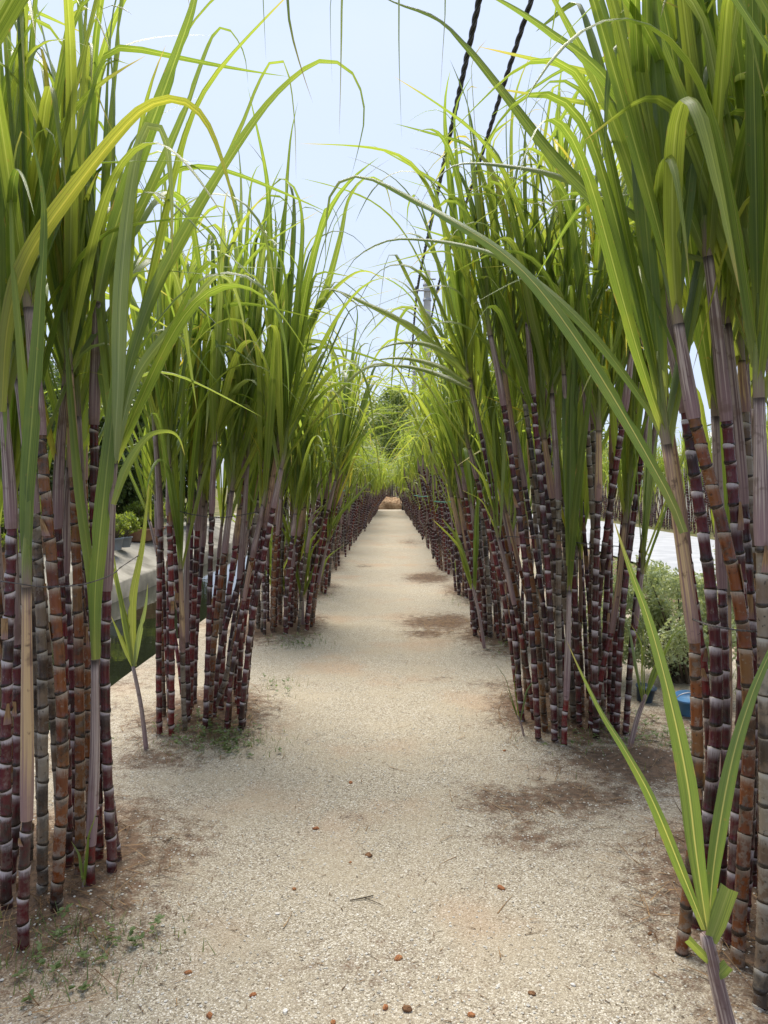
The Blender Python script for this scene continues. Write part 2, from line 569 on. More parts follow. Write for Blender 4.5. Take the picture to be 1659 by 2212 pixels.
def stem_geo(P, r0, r1, kind, sides=14):
    C0 = catmull(P, 60)
    L = np.concatenate([[0], np.cumsum(np.linalg.norm(np.diff(C0, axis=0), axis=1))])
    s, rad, vv = stem_rings(L[-1], r0, r1, 0.07 if kind in ('amber', 'grey') else 0.02)
    C = np.stack([np.interp(s, L, C0[:, k]) for k in range(3)], axis=1)
    zz = (np.floor(vv) % 2 - 0.5) * r0 * 0.10
    C[:, 0] += zz
    C[:, 1] += zz * 0.7
    return tube(C, rad, sides, vv)


CANES = []
SIDE = {'left': [], 'right': []}


def cane(base, top, dew, kind, r=0.022, nleaf=9, clump=('left', 1), mid=None, sheath='sheath', far=False,
         phi=None, lscale=1.0, young=False, heroes=(), tipdrop=True, dark=False):
    """base, top (end of the bare stem) and dew (collar where leaves spread) in world space."""
    if not far:
        r = r * (.86 if clump != ('right', 1) else .80)
    base = Vector(base)
    root = link('sugar_cane', None, None, base)
    root.empty_display_size = 0.1
    top, dew = Vector(top), Vector(dew)
    b = np.array(base)
    P = [Vector((base.x, base.y, base.z - 0.05))]
    if mid is not None:
        P.append(Vector(mid))
    else:
        m = base.lerp(top, 0.45)
        h = (top - base)
        m.x -= (h.x) * 0.13 + ru(-.012, .012)
        m.y -= (h.y) * 0.13 + ru(-.012, .012)
        P.append(m)
    P.append(top)
    sides = 8 if far else 14
    V, F, UV = stem_geo([p - base for p in P], r, r * 0.86, kind, sides)
    stem_o = link('stem', mesh_np('stem', V, F, UV, [M[kind]]), root)
    if not far and not young:
        C0 = catmull(P, 60) - b
        for q in range(random.randint(0, 3)):
            hz = ru(.35, .95)
            k = int(hz * 56)
            ln = random.randint(1, 2)
            cc = C0[k:k + ln + 2]
            a0, wd_ = ru(0, 6.28), ru(.5, 1.1)
            an = np.linspace(a0 - wd_, a0 + wd_, 6)
            n_ = len(cc)
            sc = np.linspace(1.16, 1.3, n_)[:, None, None] * r
            sh = np.linspace(1, .25 if random.random() < .6 else .9, n_)[:, None]
            ang = a0 + (an[None, :] - a0) * sh
            V = cc[:, None, :] + sc * np.stack([np.cos(ang), np.sin(ang), np.zeros_like(ang)], -1)
            UV = np.stack([np.tile(np.linspace(0, 1, 6), n_), np.repeat(np.linspace(0, .95, n_), 6)], 1)
            link('dry_husk', mesh_np('dry_husk', V.reshape(-1, 3), grid_faces(n_, 6), UV, [M['husk']]), stem_o)
    # sheath tubes
    ax = (dew - top)
    La = ax.length
    axn = ax.normalized()
    t0 = (top - P[-2]).normalized()
    S = [top - t0 * (0.02 + 0.12 * random.random()), top + axn * La * 0.35, dew]
    C = catmull([p - base for p in S], 9)
    rr = r * np.array([1.0, 1.12, 1.1, 1.06, 1.0, 0.94, 0.86, 0.8, 0.84])
    V, F, UV = tube(C, rr, sides)
    link('leaf_sheath', mesh_np('leaf_sheath', V, F, UV, [M[sheath]]), root)
    # green rolled spindle above the collar
    Ls = 0.30 * lscale
    up = (axn + Vector((0, 0, 0.6))).normalized()
    C2 = catmull([dew - axn * 0.05 - base, dew + axn * 0.08 - base, dew + up * Ls - base], 8)
    rr2 = r * np.array([0.7, 0.8, 0.82, 0.78, 0.66, 0.52, 0.38, 0.2])
    V, F, UV = tube(C2, rr2, sides)
    link('leaf_sheath', mesh_np('leaf_sheath', V, F, UV * np.array([1, .8]), [M['sheath_green']]), root)
    if phi is None:
        phi = random.gauss(0.0, 0.85)
    tilt_dir = math.atan2(axn.y, axn.x)
    tilt = min(math.acos(max(-1, min(1, axn.z))), 0.35)
    for i in range(nleaf):
        f = i / max(nleaf - 1, 1)
        cat = 'low' if f < 0.34 else 'mid' if f < 0.72 else 'up'
        if young:
            cat = 'shoot' if random.random() < 0.15 else ('mid' if f < .5 else 'up')
        pos = dew - base + up * (Ls * 0.82 * f) if f > 0.1 else dew - base - axn * 0.01
        az = phi + math.pi * i + random.gauss(0, 0.38)
        mat = Matrix.Rotation(tilt * 0.7, 4, Vector((-math.sin(tilt_dir), math.cos(tilt_dir), 0))) @ Matrix.Rotation(az, 4, 'Z')
        me = leaf_mesh(cat) if not dark else random.choice(LVM['leaf_dark'][cat] if random.random() < .5 else LV[cat])
        s = ru(0.88, 1.12) * lscale
        link('leaf', me, root, pos, mat.to_euler(), (s, s, s))
    if not young and random.random() < 0.30:
        # an old leaf hanging on lower down
        az = ru(0, 6.28)
        p = top.lerp(dew, 0.3) - base
        link('leaf', leaf_mesh('low'), root, p, (0, 0, az), (.9, .9, .9))
    for h in heroes:
        hero_leaf(root, *h)
    CANES.append(dict(o=root, kind=kind, clump=clump, sheath=sheath, young=young,
                      px=base.x / base.y, y=base.y))
    return root


def pcane(bpx, tpx, dpx, dz=0.0, mid=None, **kw):
    """cane from photo points: base on the ground, stem top and collar at the same distance (+dz)"""
    b = gnd(*bpx)
    d = b.y + dz
    t = at(tpx[0], tpx[1], d)
    w = at(dpx[0], dpx[1], d)
    m = at(mid[0], mid[1], b.y + dz * 0.4) if mid else None
    return cane(b, t, w, mid=m, **kw)


def rkind(side):
    x = random.random()
    if side == 'left':
        return 'maroon' if x < .42 else 'red' if x < .68 else 'amber' if x < .84 else 'grey'
    return 'maroon' if x < .48 else 'red' if x < .64 else 'amber' if x < .83 else 'grey'


YC = {('left', 2): 4.85, ('right', 2): 4.95, ('left', 3): 7.9, ('right', 3): 7.5, ('left', 4): 10.7, ('right', 4): 10.5}
HF = {('left', 3): .92, ('right', 3): .9, ('left', 4): 1.08, ('right', 4): 1.03}


def rand_cane(side, idx, x, y, xin, dh=(1.55, 2.2), far=False, young_p=0.2):
    toward = 1.0 if side == 'left' else -1.0
    xc = (-1.25 if side == 'left' else 1.2)
    young = random.random() < young_p
    H = ru(*dh) if not young else ru(0.95, 1.55)
    H *= HF.get((side, idx), 1.0)
    sl = ru(0.16, 0.34) if not young else ru(0.2, 0.42)
    lean = (x - xc) * (0.75 if idx > 1 else .45) * H / 2 + toward * ru(0.02, 0.17) * H / 2 * (1.35 if side == 'right' and idx == 2 else .9 if side == 'right' and idx < 3 else .35 if idx > 2 else .15 if idx == 1 else 1.0) + random.gauss(0, .05)
    leany = random.gauss(0, 0.08) + (y - YC.get((side, idx), y)) * .4 * H / 2
    if random.random() < .05 and idx > 1:
        lean -= toward * ru(.1, .3)
        leany += random.choice((-1, 1)) * ru(.15, .3)
    z0 = 0.0
    k = max(H - sl, 0.3) / H
    top = Vector((x + lean * k ** 1.3, y + leany * k, H - sl))
    dew = Vector((x + lean, y + leany, H))
    kind = rkind(side)
    sh = 'sheath' if random.random() < .62 else 'sheath_tan'
    r = ru(0.0185, 0.0235) * (0.78 if young else 1.0)
    n = random.randint(9, 12) if not young else random.randint(6, 8)
    return cane((x, y, z0), top, dew, kind, r, n, (side, idx), sheath=sh, far=far, young=young,
                lscale=ru(0.92, 1.1) if not young else ru(0.72, 1.02))


def fill_clump(side, idx, yc, hy, n, xin, xw=0.64, taken=(), dh=(1.55, 2.2), far=False, young_p=0.2, mind=0.066, qmin=0, qmax=9):
    pts = [(p.x, p.y) for p in taken]
    tries = 0
    done = 0
    sgn = -1 if side == 'left' else 1
    while done < n and tries < 4000:
        tries += 1
        a, b = ru(-1, 1), ru(-1, 1)
        if abs(a) ** 2.6 + abs(b) ** 2.6 > 1:
            continue
        x = sgn * (xin + xw * 0.5 + a * xw * 0.5)
        y = yc + b * hy
        if not qmin <= abs(x) / y <= qmax:
            continue
        if any((x - q[0]) ** 2 + (y - q[1]) ** 2 < mind ** 2 for q in pts):
            continue
        pts.append((x, y))
        rand_cane(side, idx, x, y, xin, dh, far, young_p)
        done += 1


# --- clump left 1 (nearest), canes read off the photograph
L1 = ('left', 1)
H1 = [at(4, 890, 2.5), at(18, 700, 2.46), at(60, 560, 2.42), at(160, 410, 2.36), at(285, 258, 2.3), at(345, 220, 2.28),
      at(400, 222, 2.27), at(448, 270, 2.26), at(492, 390, 2.25), at(522, 520, 2.24)]
r1 = pcane((15, 1985), (26, 1120), (8, 872), clump=L1, kind='maroon', r=.0225, sheath='sheath', nleaf=7,
           heroes=[(H1, .062, 'leaf_yellow', (0.1, 0.9))])
pcane((50, 2062), (60, 1735), (58, 1268), clump=L1, kind='maroon', r=.0215, sheath='sheath_tan', nleaf=0, lscale=.85,
      heroes=[([at(58, 1270, 2.36), at(56, 1100, 2.36), at(70, 900, 2.36), at(88, 640, 2.36), at(95, 430, 2.36), at(60, 260, 2.34)], .055, 'leaf', (-.3, .5)),
              ([at(59, 1268, 2.36), at(66, 1050, 2.37), at(50, 800, 2.4), at(30, 560, 2.42), at(28, 380, 2.42), at(50, 280, 2.4), at(75, 330, 2.4)], .04, 'leaf_bright', (.4, .9))])
pcane((92, 1950), (75, 1085), (40, 820), clump=L1, kind='grey', r=.0215, mid=(92, 1450))
pcane((120, 1985), (86, 915), (62, 665), clump=L1, kind='amber', r=.0235, mid=(135, 1560))
pcane((150, 1890), (122, 1075), (142, 835), clump=L1, kind='red', r=.022, mid=(138, 1450))
pcane((172, 1905), (160, 1000), (150, 800), clump=L1, kind='amber', r=.0215, sheath='sheath_tan')
pcane((200, 1925), (205, 1745), (206, 1425), clump=L1, kind='red', r=.0205, nleaf=0, lscale=.8,
      heroes=[([at(206, 1425, 2.7), at(206, 1280, 2.7), at(222, 1100, 2.7), at(243, 900, 2.7), at(262, 700, 2.7), at(262, 520, 2.72)], .066, 'leaf', (-.2, .5)),
              ([at(206, 1425, 2.71), at(198, 1250, 2.72), at(172, 1050, 2.75), at(150, 800, 2.78), at(140, 600, 2.8), at(160, 450, 2.8)], .045, 'leaf', (.4, .9))])
pcane((215, 1868), (204, 870), (210, 655), clump=L1, kind='red', r=.0225, mid=(205, 1350),
      heroes=[([at(212, 650, 2.76), at(235, 540, 2.76), at(290, 370, 2.75), at(350, 210, 2.72), at(410, 40, 2.7), at(440, -60, 2.7), at(500, -130, 2.7)], .072, 'leaf', (0, .4)),
              ([at(214, 640, 2.8), at(250, 560, 2.84), at(330, 400, 2.9), at(400, 240, 2.96), at(455, 90, 3.0), at(480, 60, 3.0), at(505, 75, 3.0), at(528, 120, 3.0), at(536, 180, 3.0)], .045, 'leaf_bright', (.2, 1.0))])
pcane((245, 1893), (232, 1240), (246, 995), clump=L1, kind='maroon', r=.0225, mid=(228, 1520),
      heroes=[([at(247, 992, 2.72), at(268, 840, 2.75), at(330, 640, 2.8), at(430, 450, 2.9), at(560, 250, 3.0), at(640, 165, 3.05), at(700, 132, 3.08),
                at(752, 150, 3.1), at(780, 200, 3.1), at(786, 260, 3.1), at(772, 330, 3.1), at(758, 385, 3.1)], .056, 'leaf_bright', (.1, 1.1)),
              ([at(246, 1000, 2.72), at(293, 820, 2.8), at(380, 700, 2.9), at(466, 598, 3.0), at(492, 602, 3.02), at(518, 660, 3.05), at(535, 760, 3.05)], .045, 'leaf_pale', (.1, .7)),
              ([at(246, 1090, 2.72), at(275, 1010, 2.75), at(320, 945, 2.8), at(362, 933, 2.85), at(385, 945, 2.87), at(400, 985, 2.9)], .04, 'leaf_bright', (.2, .9)),
              ([at(247, 995, 2.72), at(255, 840, 2.68), at(262, 620, 2.66), at(285, 400, 2.66), at(312, 285, 2.66), at(335, 268, 2.66), at(358, 305, 2.66), at(370, 420, 2.66), at(372, 560, 2.66)], .06, 'leaf_pale', (-.2, .6)),
              ([at(248, 990, 2.75), at(300, 720, 2.8), at(420, 480, 2.95), at(520, 280, 3.05), at(560, 180, 3.1), at(595, 126, 3.1), at(620, 150, 3.1), at(636, 260, 3.1), at(640, 390, 3.1)], .04, 'leaf', (.2, 1.2))])
pcane((258, 1868), (178, 1120), (168, 900), clump=L1, kind='maroon', r=.021, mid=(228, 1640))
pcane((18, 1930), (32, 1330), (26, 1100), clump=L1, kind='maroon', r=.022, mid=(40, 1650))
pcane((165, 1850), (140, 1200), (150, 1010), clump=L1, kind='maroon', r=.0195)
t_ = [Vector((c['o'].location.x, c['o'].location.y, 0)) for c in CANES]
fill_clump('left', 1, 3.0, .5, 10, 1.05, .62, t_, (1.5, 2.15), young_p=.26, qmin=.372)

# --- clump right 1 (nearest)
R1 = ('right', 1)
n0 = len(CANES)
H10 = [at(1478, 1150, 2.3), at(1440, 1060, 2.35), at(1293, 806, 2.5), at(1172, 633, 2.65), at(1086, 547, 2.75), at(980, 478, 2.85), at(900, 435, 2.95),
       at(830, 398, 3.0), at(782, 382, 3.0), at(742, 386, 3.0), at(712, 425, 3.0), at(704, 500, 3.0), at(703, 580, 3.0)]
H11 = [at(1440, 960, 2.4), at(1400, 880, 2.45), at(1260, 700, 2.6), at(1105, 568, 2.8), at(1000, 530, 2.9), at(890, 516, 3.0), at(830, 522, 3.0),
       at(770, 556, 3.0), at(735, 610, 3.0)]
pcane((1500, 2010), (1480, 870), (1425, 620), clump=R1, kind='maroon', r=.0265, mid=(1548, 1460),
      heroes=[([at(1420, 610, 2.5), at(1350, 500, 2.45), at(1200, 340, 2.4), at(1090, 200, 2.35), at(1000, 90, 2.3), at(935, 35, 2.3), at(860, 8, 2.3), at(800, -20, 2.3)], .05, 'leaf_dark', (.3, .8)),
              ([at(1425, 615, 2.5), at(1380, 420, 2.5), at(1300, 200, 2.48), at(1220, 40, 2.45), at(1150, -80, 2.4)], .062, 'leaf', (0, .4))])
pcane((1575, 2050), (1568, 880), (1530, 555), clump=R1, kind='maroon', r=.0245, mid=(1605, 1400),
      heroes=[([at(1530, 550, 2.4), at(1490, 300, 2.36), at(1420, 80, 2.32), at(1385, -60, 2.3)], .085, 'leaf', (-.2, .2)),
              ([at(1530, 560, 2.4), at(1450, 380, 2.36), at(1310, 170, 2.3), at(1190, 70, 2.25), at(1080, 0, 2.2), at(1000, -30, 2.2)], .055, 'leaf', (.2, .6)),
              ([at(1526, 560, 2.4), at(1460, 540, 2.45), at(1380, 470, 2.5), at(1273, 408, 2.6), at(1180, 372, 2.65), at(1090, 357, 2.7), at(1005, 352, 2.72),
                at(966, 366, 2.75), at(925, 410, 2.75), at(900, 460, 2.75)], .04, 'leaf_dark', (.5, 1.2))])
pcane((1592, 2090), (1490, 860), (1466, 700), clump=R1, kind='amber', r=.0255, mid=(1612, 1420))
pcane((1470, 2060), (1500, 1360), (1440, 960), clump=R1, kind='amber', r=.0245, mid=(1505, 1700), sheath='sheath_tan',
      heroes=[(H11, .038, 'leaf', (.3, .9))])
pcane((1530, 1950), (1478, 1145), (1442, 885), clump=R1, kind='red', r=.021, mid=(1530, 1550), sheath='sheath_tan',
      heroes=[(H10, .056, 'leaf_midrib', (.1, .9))])
pcane((1640, 2180), (1645, 1080), (1640, 860), clump=R1, kind='grey', r=.0245, mid=(1655, 1800))
pcane((1605, 2010), (1600, 1000), (1570, 700), clump=R1, kind='maroon', r=.024, mid=(1628, 1500))
pcane((1555, 1960), (1560, 1240), (1545, 900), clump=R1, kind='maroon', r=.0215, mid=(1568, 1600))
pcane((1520, 1900), (1572, 1690), (1572, 1285), clump=R1, kind='maroon', r=.02, sheath='sheath_tan', nleaf=5, lscale=.8, young=True)
pcane((1625, 1930), (1610, 880), (1600, 600), clump=R1, kind='maroon', r=.0225)
pcane((1650, 2050), (1690, 1000), (1660, 760), clump=R1, kind='amber', r=.024)
t_ = [Vector((c['o'].location.x, c['o'].location.y, 0)) for c in CANES[n0:]]
fill_clump('right', 1, 2.6, .52, 18, 1.08, .7, t_, (1.7, 2.4), young_p=.22, qmin=.46)

# --- clumps out of frame near the camera whose leaves hang into view
for side, xs in (('left', -1.25), ('right', 1.3)):
    for k in range(4):
        x = xs * 1.28 + ru(-.15, .25) * (1 if xs < 0 else -1) * -1
        y = ru(1.3, 1.6)
        rand_cane(side, 0, x, y, 1.0, (2.0, 2.4), young_p=0.0)
ca = cane((-1.12, 1.62, 0), (-1.04, 1.62, 1.95), (-1.0, 1.64, 2.3), 'maroon', .022, 5, ('left', 0), heroes=[
    ([(-1.0, 1.64, 2.3), (-.86, 1.66, 2.75), (-.62, 1.7, 3.05), (-.42, 1.75, 3.0), at(600, -130, 1.78), at(625, 50, 1.78), at(648, 140, 1.78), at(676, 222, 1.78)], .04, 'leaf_dark', (.3, 1.0)),
    ([(-1.0, 1.64, 2.32), (-.7, 1.75, 2.95), (-.4, 1.85, 3.3), (-.2, 1.95, 3.2), at(738, -120, 2.0), at(737, 0, 2.0), at(736, 150, 2.0), at(733, 292, 2.0)], .045, 'leaf_pale', (.3, 1.2)),
    ([(-1.0, 1.64, 2.3), (-.8, 1.9, 2.9), (-.55, 2.1, 3.1), at(560, -120, 2.2), at(568, 0, 2.2), at(575, 130, 2.2)], .026, 'leaf', (.3, 1.2)),
])
cb = cane((1.2, 1.75, 0), (1.1, 1.75, 2.0), (1.05, 1.75, 2.3), 'maroon', .022, 5, ('right', 0), heroes=[
    ([(1.05, 1.75, 2.3), (.8, 1.8, 2.95), (.5, 1.9, 3.25), (.25, 1.95, 3.15), at(872, -110, 2.0), at(862, 0, 2.0), at(862, 130, 2.0), at(868, 300, 2.0)], .03, 'leaf_pale', (.4, 1.2)),
    ([(1.05, 1.75, 2.3), (.85, 1.9, 2.9), (.55, 2.0, 3.2), (.32, 2.05, 3.05), at(975, -60, 2.1), at(960, 60, 2.1), at(951, 210, 2.1)], .026, 'leaf', (.4, 1.2)),
    ([(1.05, 1.75, 2.3), (.6, 1.8, 3.0), (.2, 1.85, 3.3), (0, 1.9, 3.1), at(725, -60, 1.95), at(714, 60, 1.95), at(718, 180, 1.95)], .022, 'leaf', (.4, 1.2)),
])

# --- second clumps
n0 = len(CANES)
pcane((345, 1590), (348, 1110), (335, 930), clump=('left', 2), kind='red', r=.021)
pcane((405, 1570), (400, 1340), (408, 1130), clump=('left', 2), kind='maroon', r=.021, nleaf=5, young=True, lscale=.9)
pcane((440, 1560), (575, 1000), (585, 880), clump=('left', 2), kind='grey', r=.0205, mid=(495, 1440),
      heroes=[([at(586, 885, 4.7), at(640, 760, 4.75), at(700, 640, 4.8), at(735, 520, 4.85), at(755, 430, 4.9), at(790, 385, 4.9), at(830, 398, 4.9), at(850, 470, 4.9)], .06, 'leaf', (.2, .8)),
              ([at(585, 880, 4.7), at(650, 735, 4.75), at(710, 640, 4.8), at(765, 592, 4.85), at(800, 588, 4.9), at(835, 610, 4.9)], .06, 'leaf', (.2, .8)),
              ([at(583, 885, 4.7), at(590, 800, 4.6), at(620, 752, 4.55), at(665, 738, 4.5), at(705, 745, 4.5), at(730, 785, 4.5), at(737, 870, 4.5)], .045, 'leaf_pale', (.3, .8))])
pcane((516, 1552), (528, 1000), (532, 860), clump=('left', 2), kind='red', r=.019)
pcane((460, 1560), (520, 1240), (535, 1000), clump=('left', 2), kind='maroon', r=.02)
t_ = [Vector((c['o'].location.x, c['o'].location.y, 0)) for c in CANES[n0:]]
fill_clump('left', 2, 4.8, .45, 27, .86, .60, t_, (1.3, 1.95), young_p=.26, mind=.06, qmin=.185, qmax=.325)
n0 = len(CANES)
R2 = ('right', 2)
pcane((1130, 1560), (1030, 900), (1015, 820), clump=R2, kind='maroon', r=.0215, heroes=[
    ([at(1014, 815, 4.55), at(960, 765, 4.6), at(880, 700, 4.65), at(780, 650, 4.75), at(710, 622, 4.8), at(660, 617, 4.85)], .062, 'leaf', (.3, .9)),
    ([at(1014, 815, 4.5), at(980, 775, 4.5), at(926, 744, 4.55), at(860, 741, 4.6), at(798, 763, 4.6)], .05, 'leaf', (.5, 1.0)),
    ([at(1016, 830, 4.5), at(953, 793, 4.6), at(900, 777, 4.7), at(846, 773, 4.7), at(780, 784, 4.75)], .05, 'leaf_bright', (.5, 1.0)),
    ([at(1018, 840, 4.5), at(940, 805, 4.8), at(870, 790, 4.9), at(800, 793, 5.0), at(740, 830, 5.0)], .045, 'leaf', (.5, 1.0))])
pcane((1165, 1600), (1085, 850), (1060, 725), clump=R2, kind='maroon', r=.0215, mid=(1140, 1260))
pcane((1200, 1605), (1150, 830), (1140, 700), clump=R2, kind='maroon', r=.022)
pcane((1180, 1585), (1110, 960), (1090, 800), clump=R2, kind='amber', r=.0215, sheath='sheath_tan')
pcane((1213, 1600), (1207, 1060), (1192, 850), clump=R2, kind='grey', r=.021)
pcane((1218, 1612), (1225, 1490), (1230, 1275), clump=R2, kind='red', r=.02, nleaf=5, young=True, lscale=1.15)
pcane((1330, 1595), (1390, 960), (1400, 880), clump=R2, kind='maroon', r=.0215)
pcane((1350, 1590), (1400, 1080), (1418, 900), clump=R2, kind='maroon', r=.022)
pcane((1285, 1590), (1330, 1330), (1350, 1130), clump=R2, kind='red', r=.02, sheath='sheath_tan', nleaf=6)
t_ = [Vector((c['o'].location.x, c['o'].location.y, 0)) for c in CANES[n0:]]
fill_clump('right', 2, 4.9, .58, 40, .78, .70, t_, (1.75, 2.55), young_p=.24, mind=.06, qmax=.335)

fill_clump('left', 3, 7.9, .62, 32, .84, .64, (), (1.3, 2.0), far=True, young_p=.28, mind=.065)
fill_clump('right', 3, 7.5, .68, 36, .80, .75, (), (1.35, 2.1), far=True, young_p=.24, mind=.065)
fill_clump('left', 4, 10.7, .9, 36, .88, .75, (), (1.3, 2.0), far=True, young_p=.25, mind=.07)
fill_clump('right', 4, 10.5, 1.1, 38, .86, .75, (), (1.45, 2.2), far=True, young_p=.25, mind=.07)

# ------------------------------------------------------------------ labels of the canes
ORD = ['', 'first', 'second', 'third', 'fourth', 'fifth', 'sixth', 'seventh', 'eighth', 'ninth', 'tenth', 'eleventh',
       'twelfth', 'thirteenth', 'fourteenth', 'fifteenth', 'sixteenth', 'seventeenth', 'eighteenth', 'nineteenth', 'twentieth',
       'twenty-first', 'twenty-second', 'twenty-third', 'twenty-fourth', 'twenty-fifth', 'twenty-sixth', 'twenty-seventh', 'twenty-eighth', 'twenty-ninth', 'thirtieth']
KW = {'maroon': 'dark maroon', 'red': 'bright wine-red', 'amber': 'orange-brown', 'grey': 'weathered grey'}
CW = {0: 'out of sight beside the camera', 1: 'nearest clump', 2: 'second clump', 3: 'third clump', 4: 'fourth clump', 5: 'fifth clump'}
buckets = {}
for c in CANES:
    buckets.setdefault((c['clump'], c['kind'], c['young']), []).append(c)
for (cl, kind, young), L in buckets.items():
    L.sort(key=lambda c: c['px'])
    side, idx = cl
    for i, c in enumerate(L):
        grp = 'sugar canes in the row %s of the path' % side
        word = ('short young %s sugar cane' if young else 'tall %s sugar cane') % KW[kind]
        word = ('short young %s cane' if young else 'tall %s cane') % KW[kind]
        cw = '%s %s clump' % (CW[idx].split()[0], side) if idx else ''
        if idx == 0:
            lab = '%s %s beside the camera, leaves hanging at top %s' % (ORD[i + 1], word, side)
        elif idx >= 4:
            lab = '%s crowded in the %s beside the path' % (word, cw)
        elif len(L) == 1:
            lab = 'only %s in the %s beside the path' % (word, cw)
        elif i == 0 or i == len(L) - 1:
            lab = '%s %s in the %s beside the path' % ('leftmost' if i == 0 else 'rightmost', word, cw)
        else:
            lab = '%s %s from left in the %s beside the path' % (ORD[i + 1], word, cw)
        tag(c['o'], lab, 'sugar cane', grp)

# ------------------------------------------------------------------ far rows as one mass
far = Bag()
KINDS = ['maroon', 'red', 'amber', 'grey']
fm = [M['leaf'], M['maroon'], M['red'], M['amber'], M['grey'], M['sheath'], M['leaf_bright']]


def far_cane(bag, x, y, toward, hr=(1.5, 2.3), lift=1.0):
    young = random.random() < .25
    H = ru(*hr) if not young else ru(.7, 1.3)
    lean = toward * ru(0.0, .28) * H / 2 + random.gauss(0, .08)
    ly = random.gauss(0, .09)
    zz = np.linspace(0, 1, 5)
    C = np.stack([x + lean * zz ** 1.6, y + ly * zz, -0.03 + (H - .25) * zz], axis=1)
    k = random.choices(range(4), (5, 2, 2, 1))[0]
    rr = random.random()
    V, F, UV = tube(C, np.full(5, ru(.018, .023)), 6, ru(0, 40) + zz ** ru(.9, 1.25) * H / ru(.075, .12), caps=False)
    bag.add(V, F, UV, 1 + k, rr)
    C = np.array([C[-1], [x + lean * 1.05, y + ly, H]])
    V, F, UV = tube(C, np.array([.021, .015]), 6, caps=False)
    bag.add(V, F, UV, 5, rr)
    phi = random.gauss(0, .8)
    n = random.randint(7, 9) if not young else 5
    for i in range(n):
        f = i / (n - 1)
        cat = 'low' if f < .34 else 'mid' if f < .72 else 'up'
        V, F, UV = random.choice(LVF[cat])
        s = ru(.85, 1.12) * (1 if not young else .7)
        a = phi + math.pi * i + random.gauss(0, .4)
        ca_, sa = math.cos(a), math.sin(a)
        Rm = np.array([[ca_, sa, 0], [-sa, ca_, 0], [0, 0, 1]])
        bag.add(V @ Rm * s + np.array([x + lean * 1.05, y + ly, H + .22 * f]), F, UV, 6 if random.random() < .75 else 0, random.random())


y = 12.4
while y < 46:
    for side in (-1, 1):
        for k in range(7):
            xx = side * (ru(.86, 1.65) + (.1 if side < 0 else 0))
            far_cane(far, xx, y + ru(0, .55), -side, (1.3, 2.0) if side < 0 else (1.45, 2.2))
        if y > 24 and random.random() < .7:
            far_cane(far, side * ru(.84, 1.0), y + ru(0, .5), -side * 2.6, (1.1, 1.7))
        if y > 35:
            for q in range(2):
                far_cane(far, side * ru(.8, 1.1), y + ru(0, .5), -side * 3.6, (1.1, 1.6))
    y += 0.5
for k in range(150):
    far_cane(far, ru(-5, 5), ru(51, 58), random.choice((-1, 1)), (1.3, 2.2))
o = far.obj('sugar_cane_rows', fm)
tag(o, 'distant rows of sugar cane closing in over the far end of the path', 'sugar cane', None, 'stuff')

road = Bag()
for i in range(420):
    yy = ru(10, 46)
    far_cane(road, ru(9.6, 11.0), yy, -1 if random.random() < .5 else 1, (1.2, 2.2))
o = road.obj('roadside_sugar_cane', fm)
tag(o, 'thick green cane planted along the far side of the concrete road', 'sugar cane', None, 'stuff')

# ------------------------------------------------------------------ young shoots
SHOOTS = []


def shoot(base, top, nleaf, label, lscale=1.0, r=.014, heroes=(), cut=(), sheath='sheath', mat='leaf_bright', r1=None):
    base, top = Vector(base), Vector(top)
    root = link('cane_shoot', None, None, base)
    C = catmull([Vector((0, 0, -.04)), (top - base) * .5 + Vector((ru(-.008, .008), 0, 0)), top - base], 12)
    V, F, UV = tube(C, np.linspace(r, r1 or r * .75, 12), 12)
    link('stem', mesh_np('stem', V, F, UV * np.array([1, .9]), [M[sheath]]), root)
    ax = (top - base).normalized()
    tilt = min(math.acos(max(-1, min(1, ax.z))), .7)
    td = math.atan2(ax.y, ax.x)
    for i in range(nleaf):
        az = i * math.pi + ru(-.9, .9)
        mt = Matrix.Rotation(tilt * .6, 4, Vector((-math.sin(td), math.cos(td), 0))) @ Matrix.Rotation(az, 4, 'Z')
        me = random.choice(LVM[mat]['shoot'])
        s = lscale * ru(.85, 1.15)
        link('leaf', me, root, top - base - ax * .02 * (nleaf - i) * .5, mt.to_euler(), (s, s, s))
    for h in heroes:
        hero_leaf(root, *h)
    for (p0, p1, w) in cut:
        p0, p1 = Vector(p0), Vector(p1)
        Cc = np.array([tuple(p0.lerp(p1, t)) for t in (0, .34, .67, 1.0)])
        T = norm(np.gradient(Cc, axis=0))
        S = norm(np.cross(T, norm(Cc - CAM)))
        u = np.linspace(-1, 1, 5)
        V = Cc[:, None, :] + (w / 2 * np.array([.7, 1, 1, 1]))[:, None, None] * (u[None, :, None] * S[:, None, :] + .35 * np.abs(u)[None, :, None] * np.cross(S, T)[:, None, :])
        UV = np.stack([np.tile((u + 1) / 2, 4), np.repeat(np.linspace(.1, .6, 4), 5)], axis=1)
        link('leaf_stub', mesh_np('leaf_stub', V.reshape(-1, 3) - np.array(base), grid_faces(4, 5), UV, [M['leaf_bright']]), root)
    tag(root, label, 'cane shoot', 'young cane shoots beside the path')
    return root


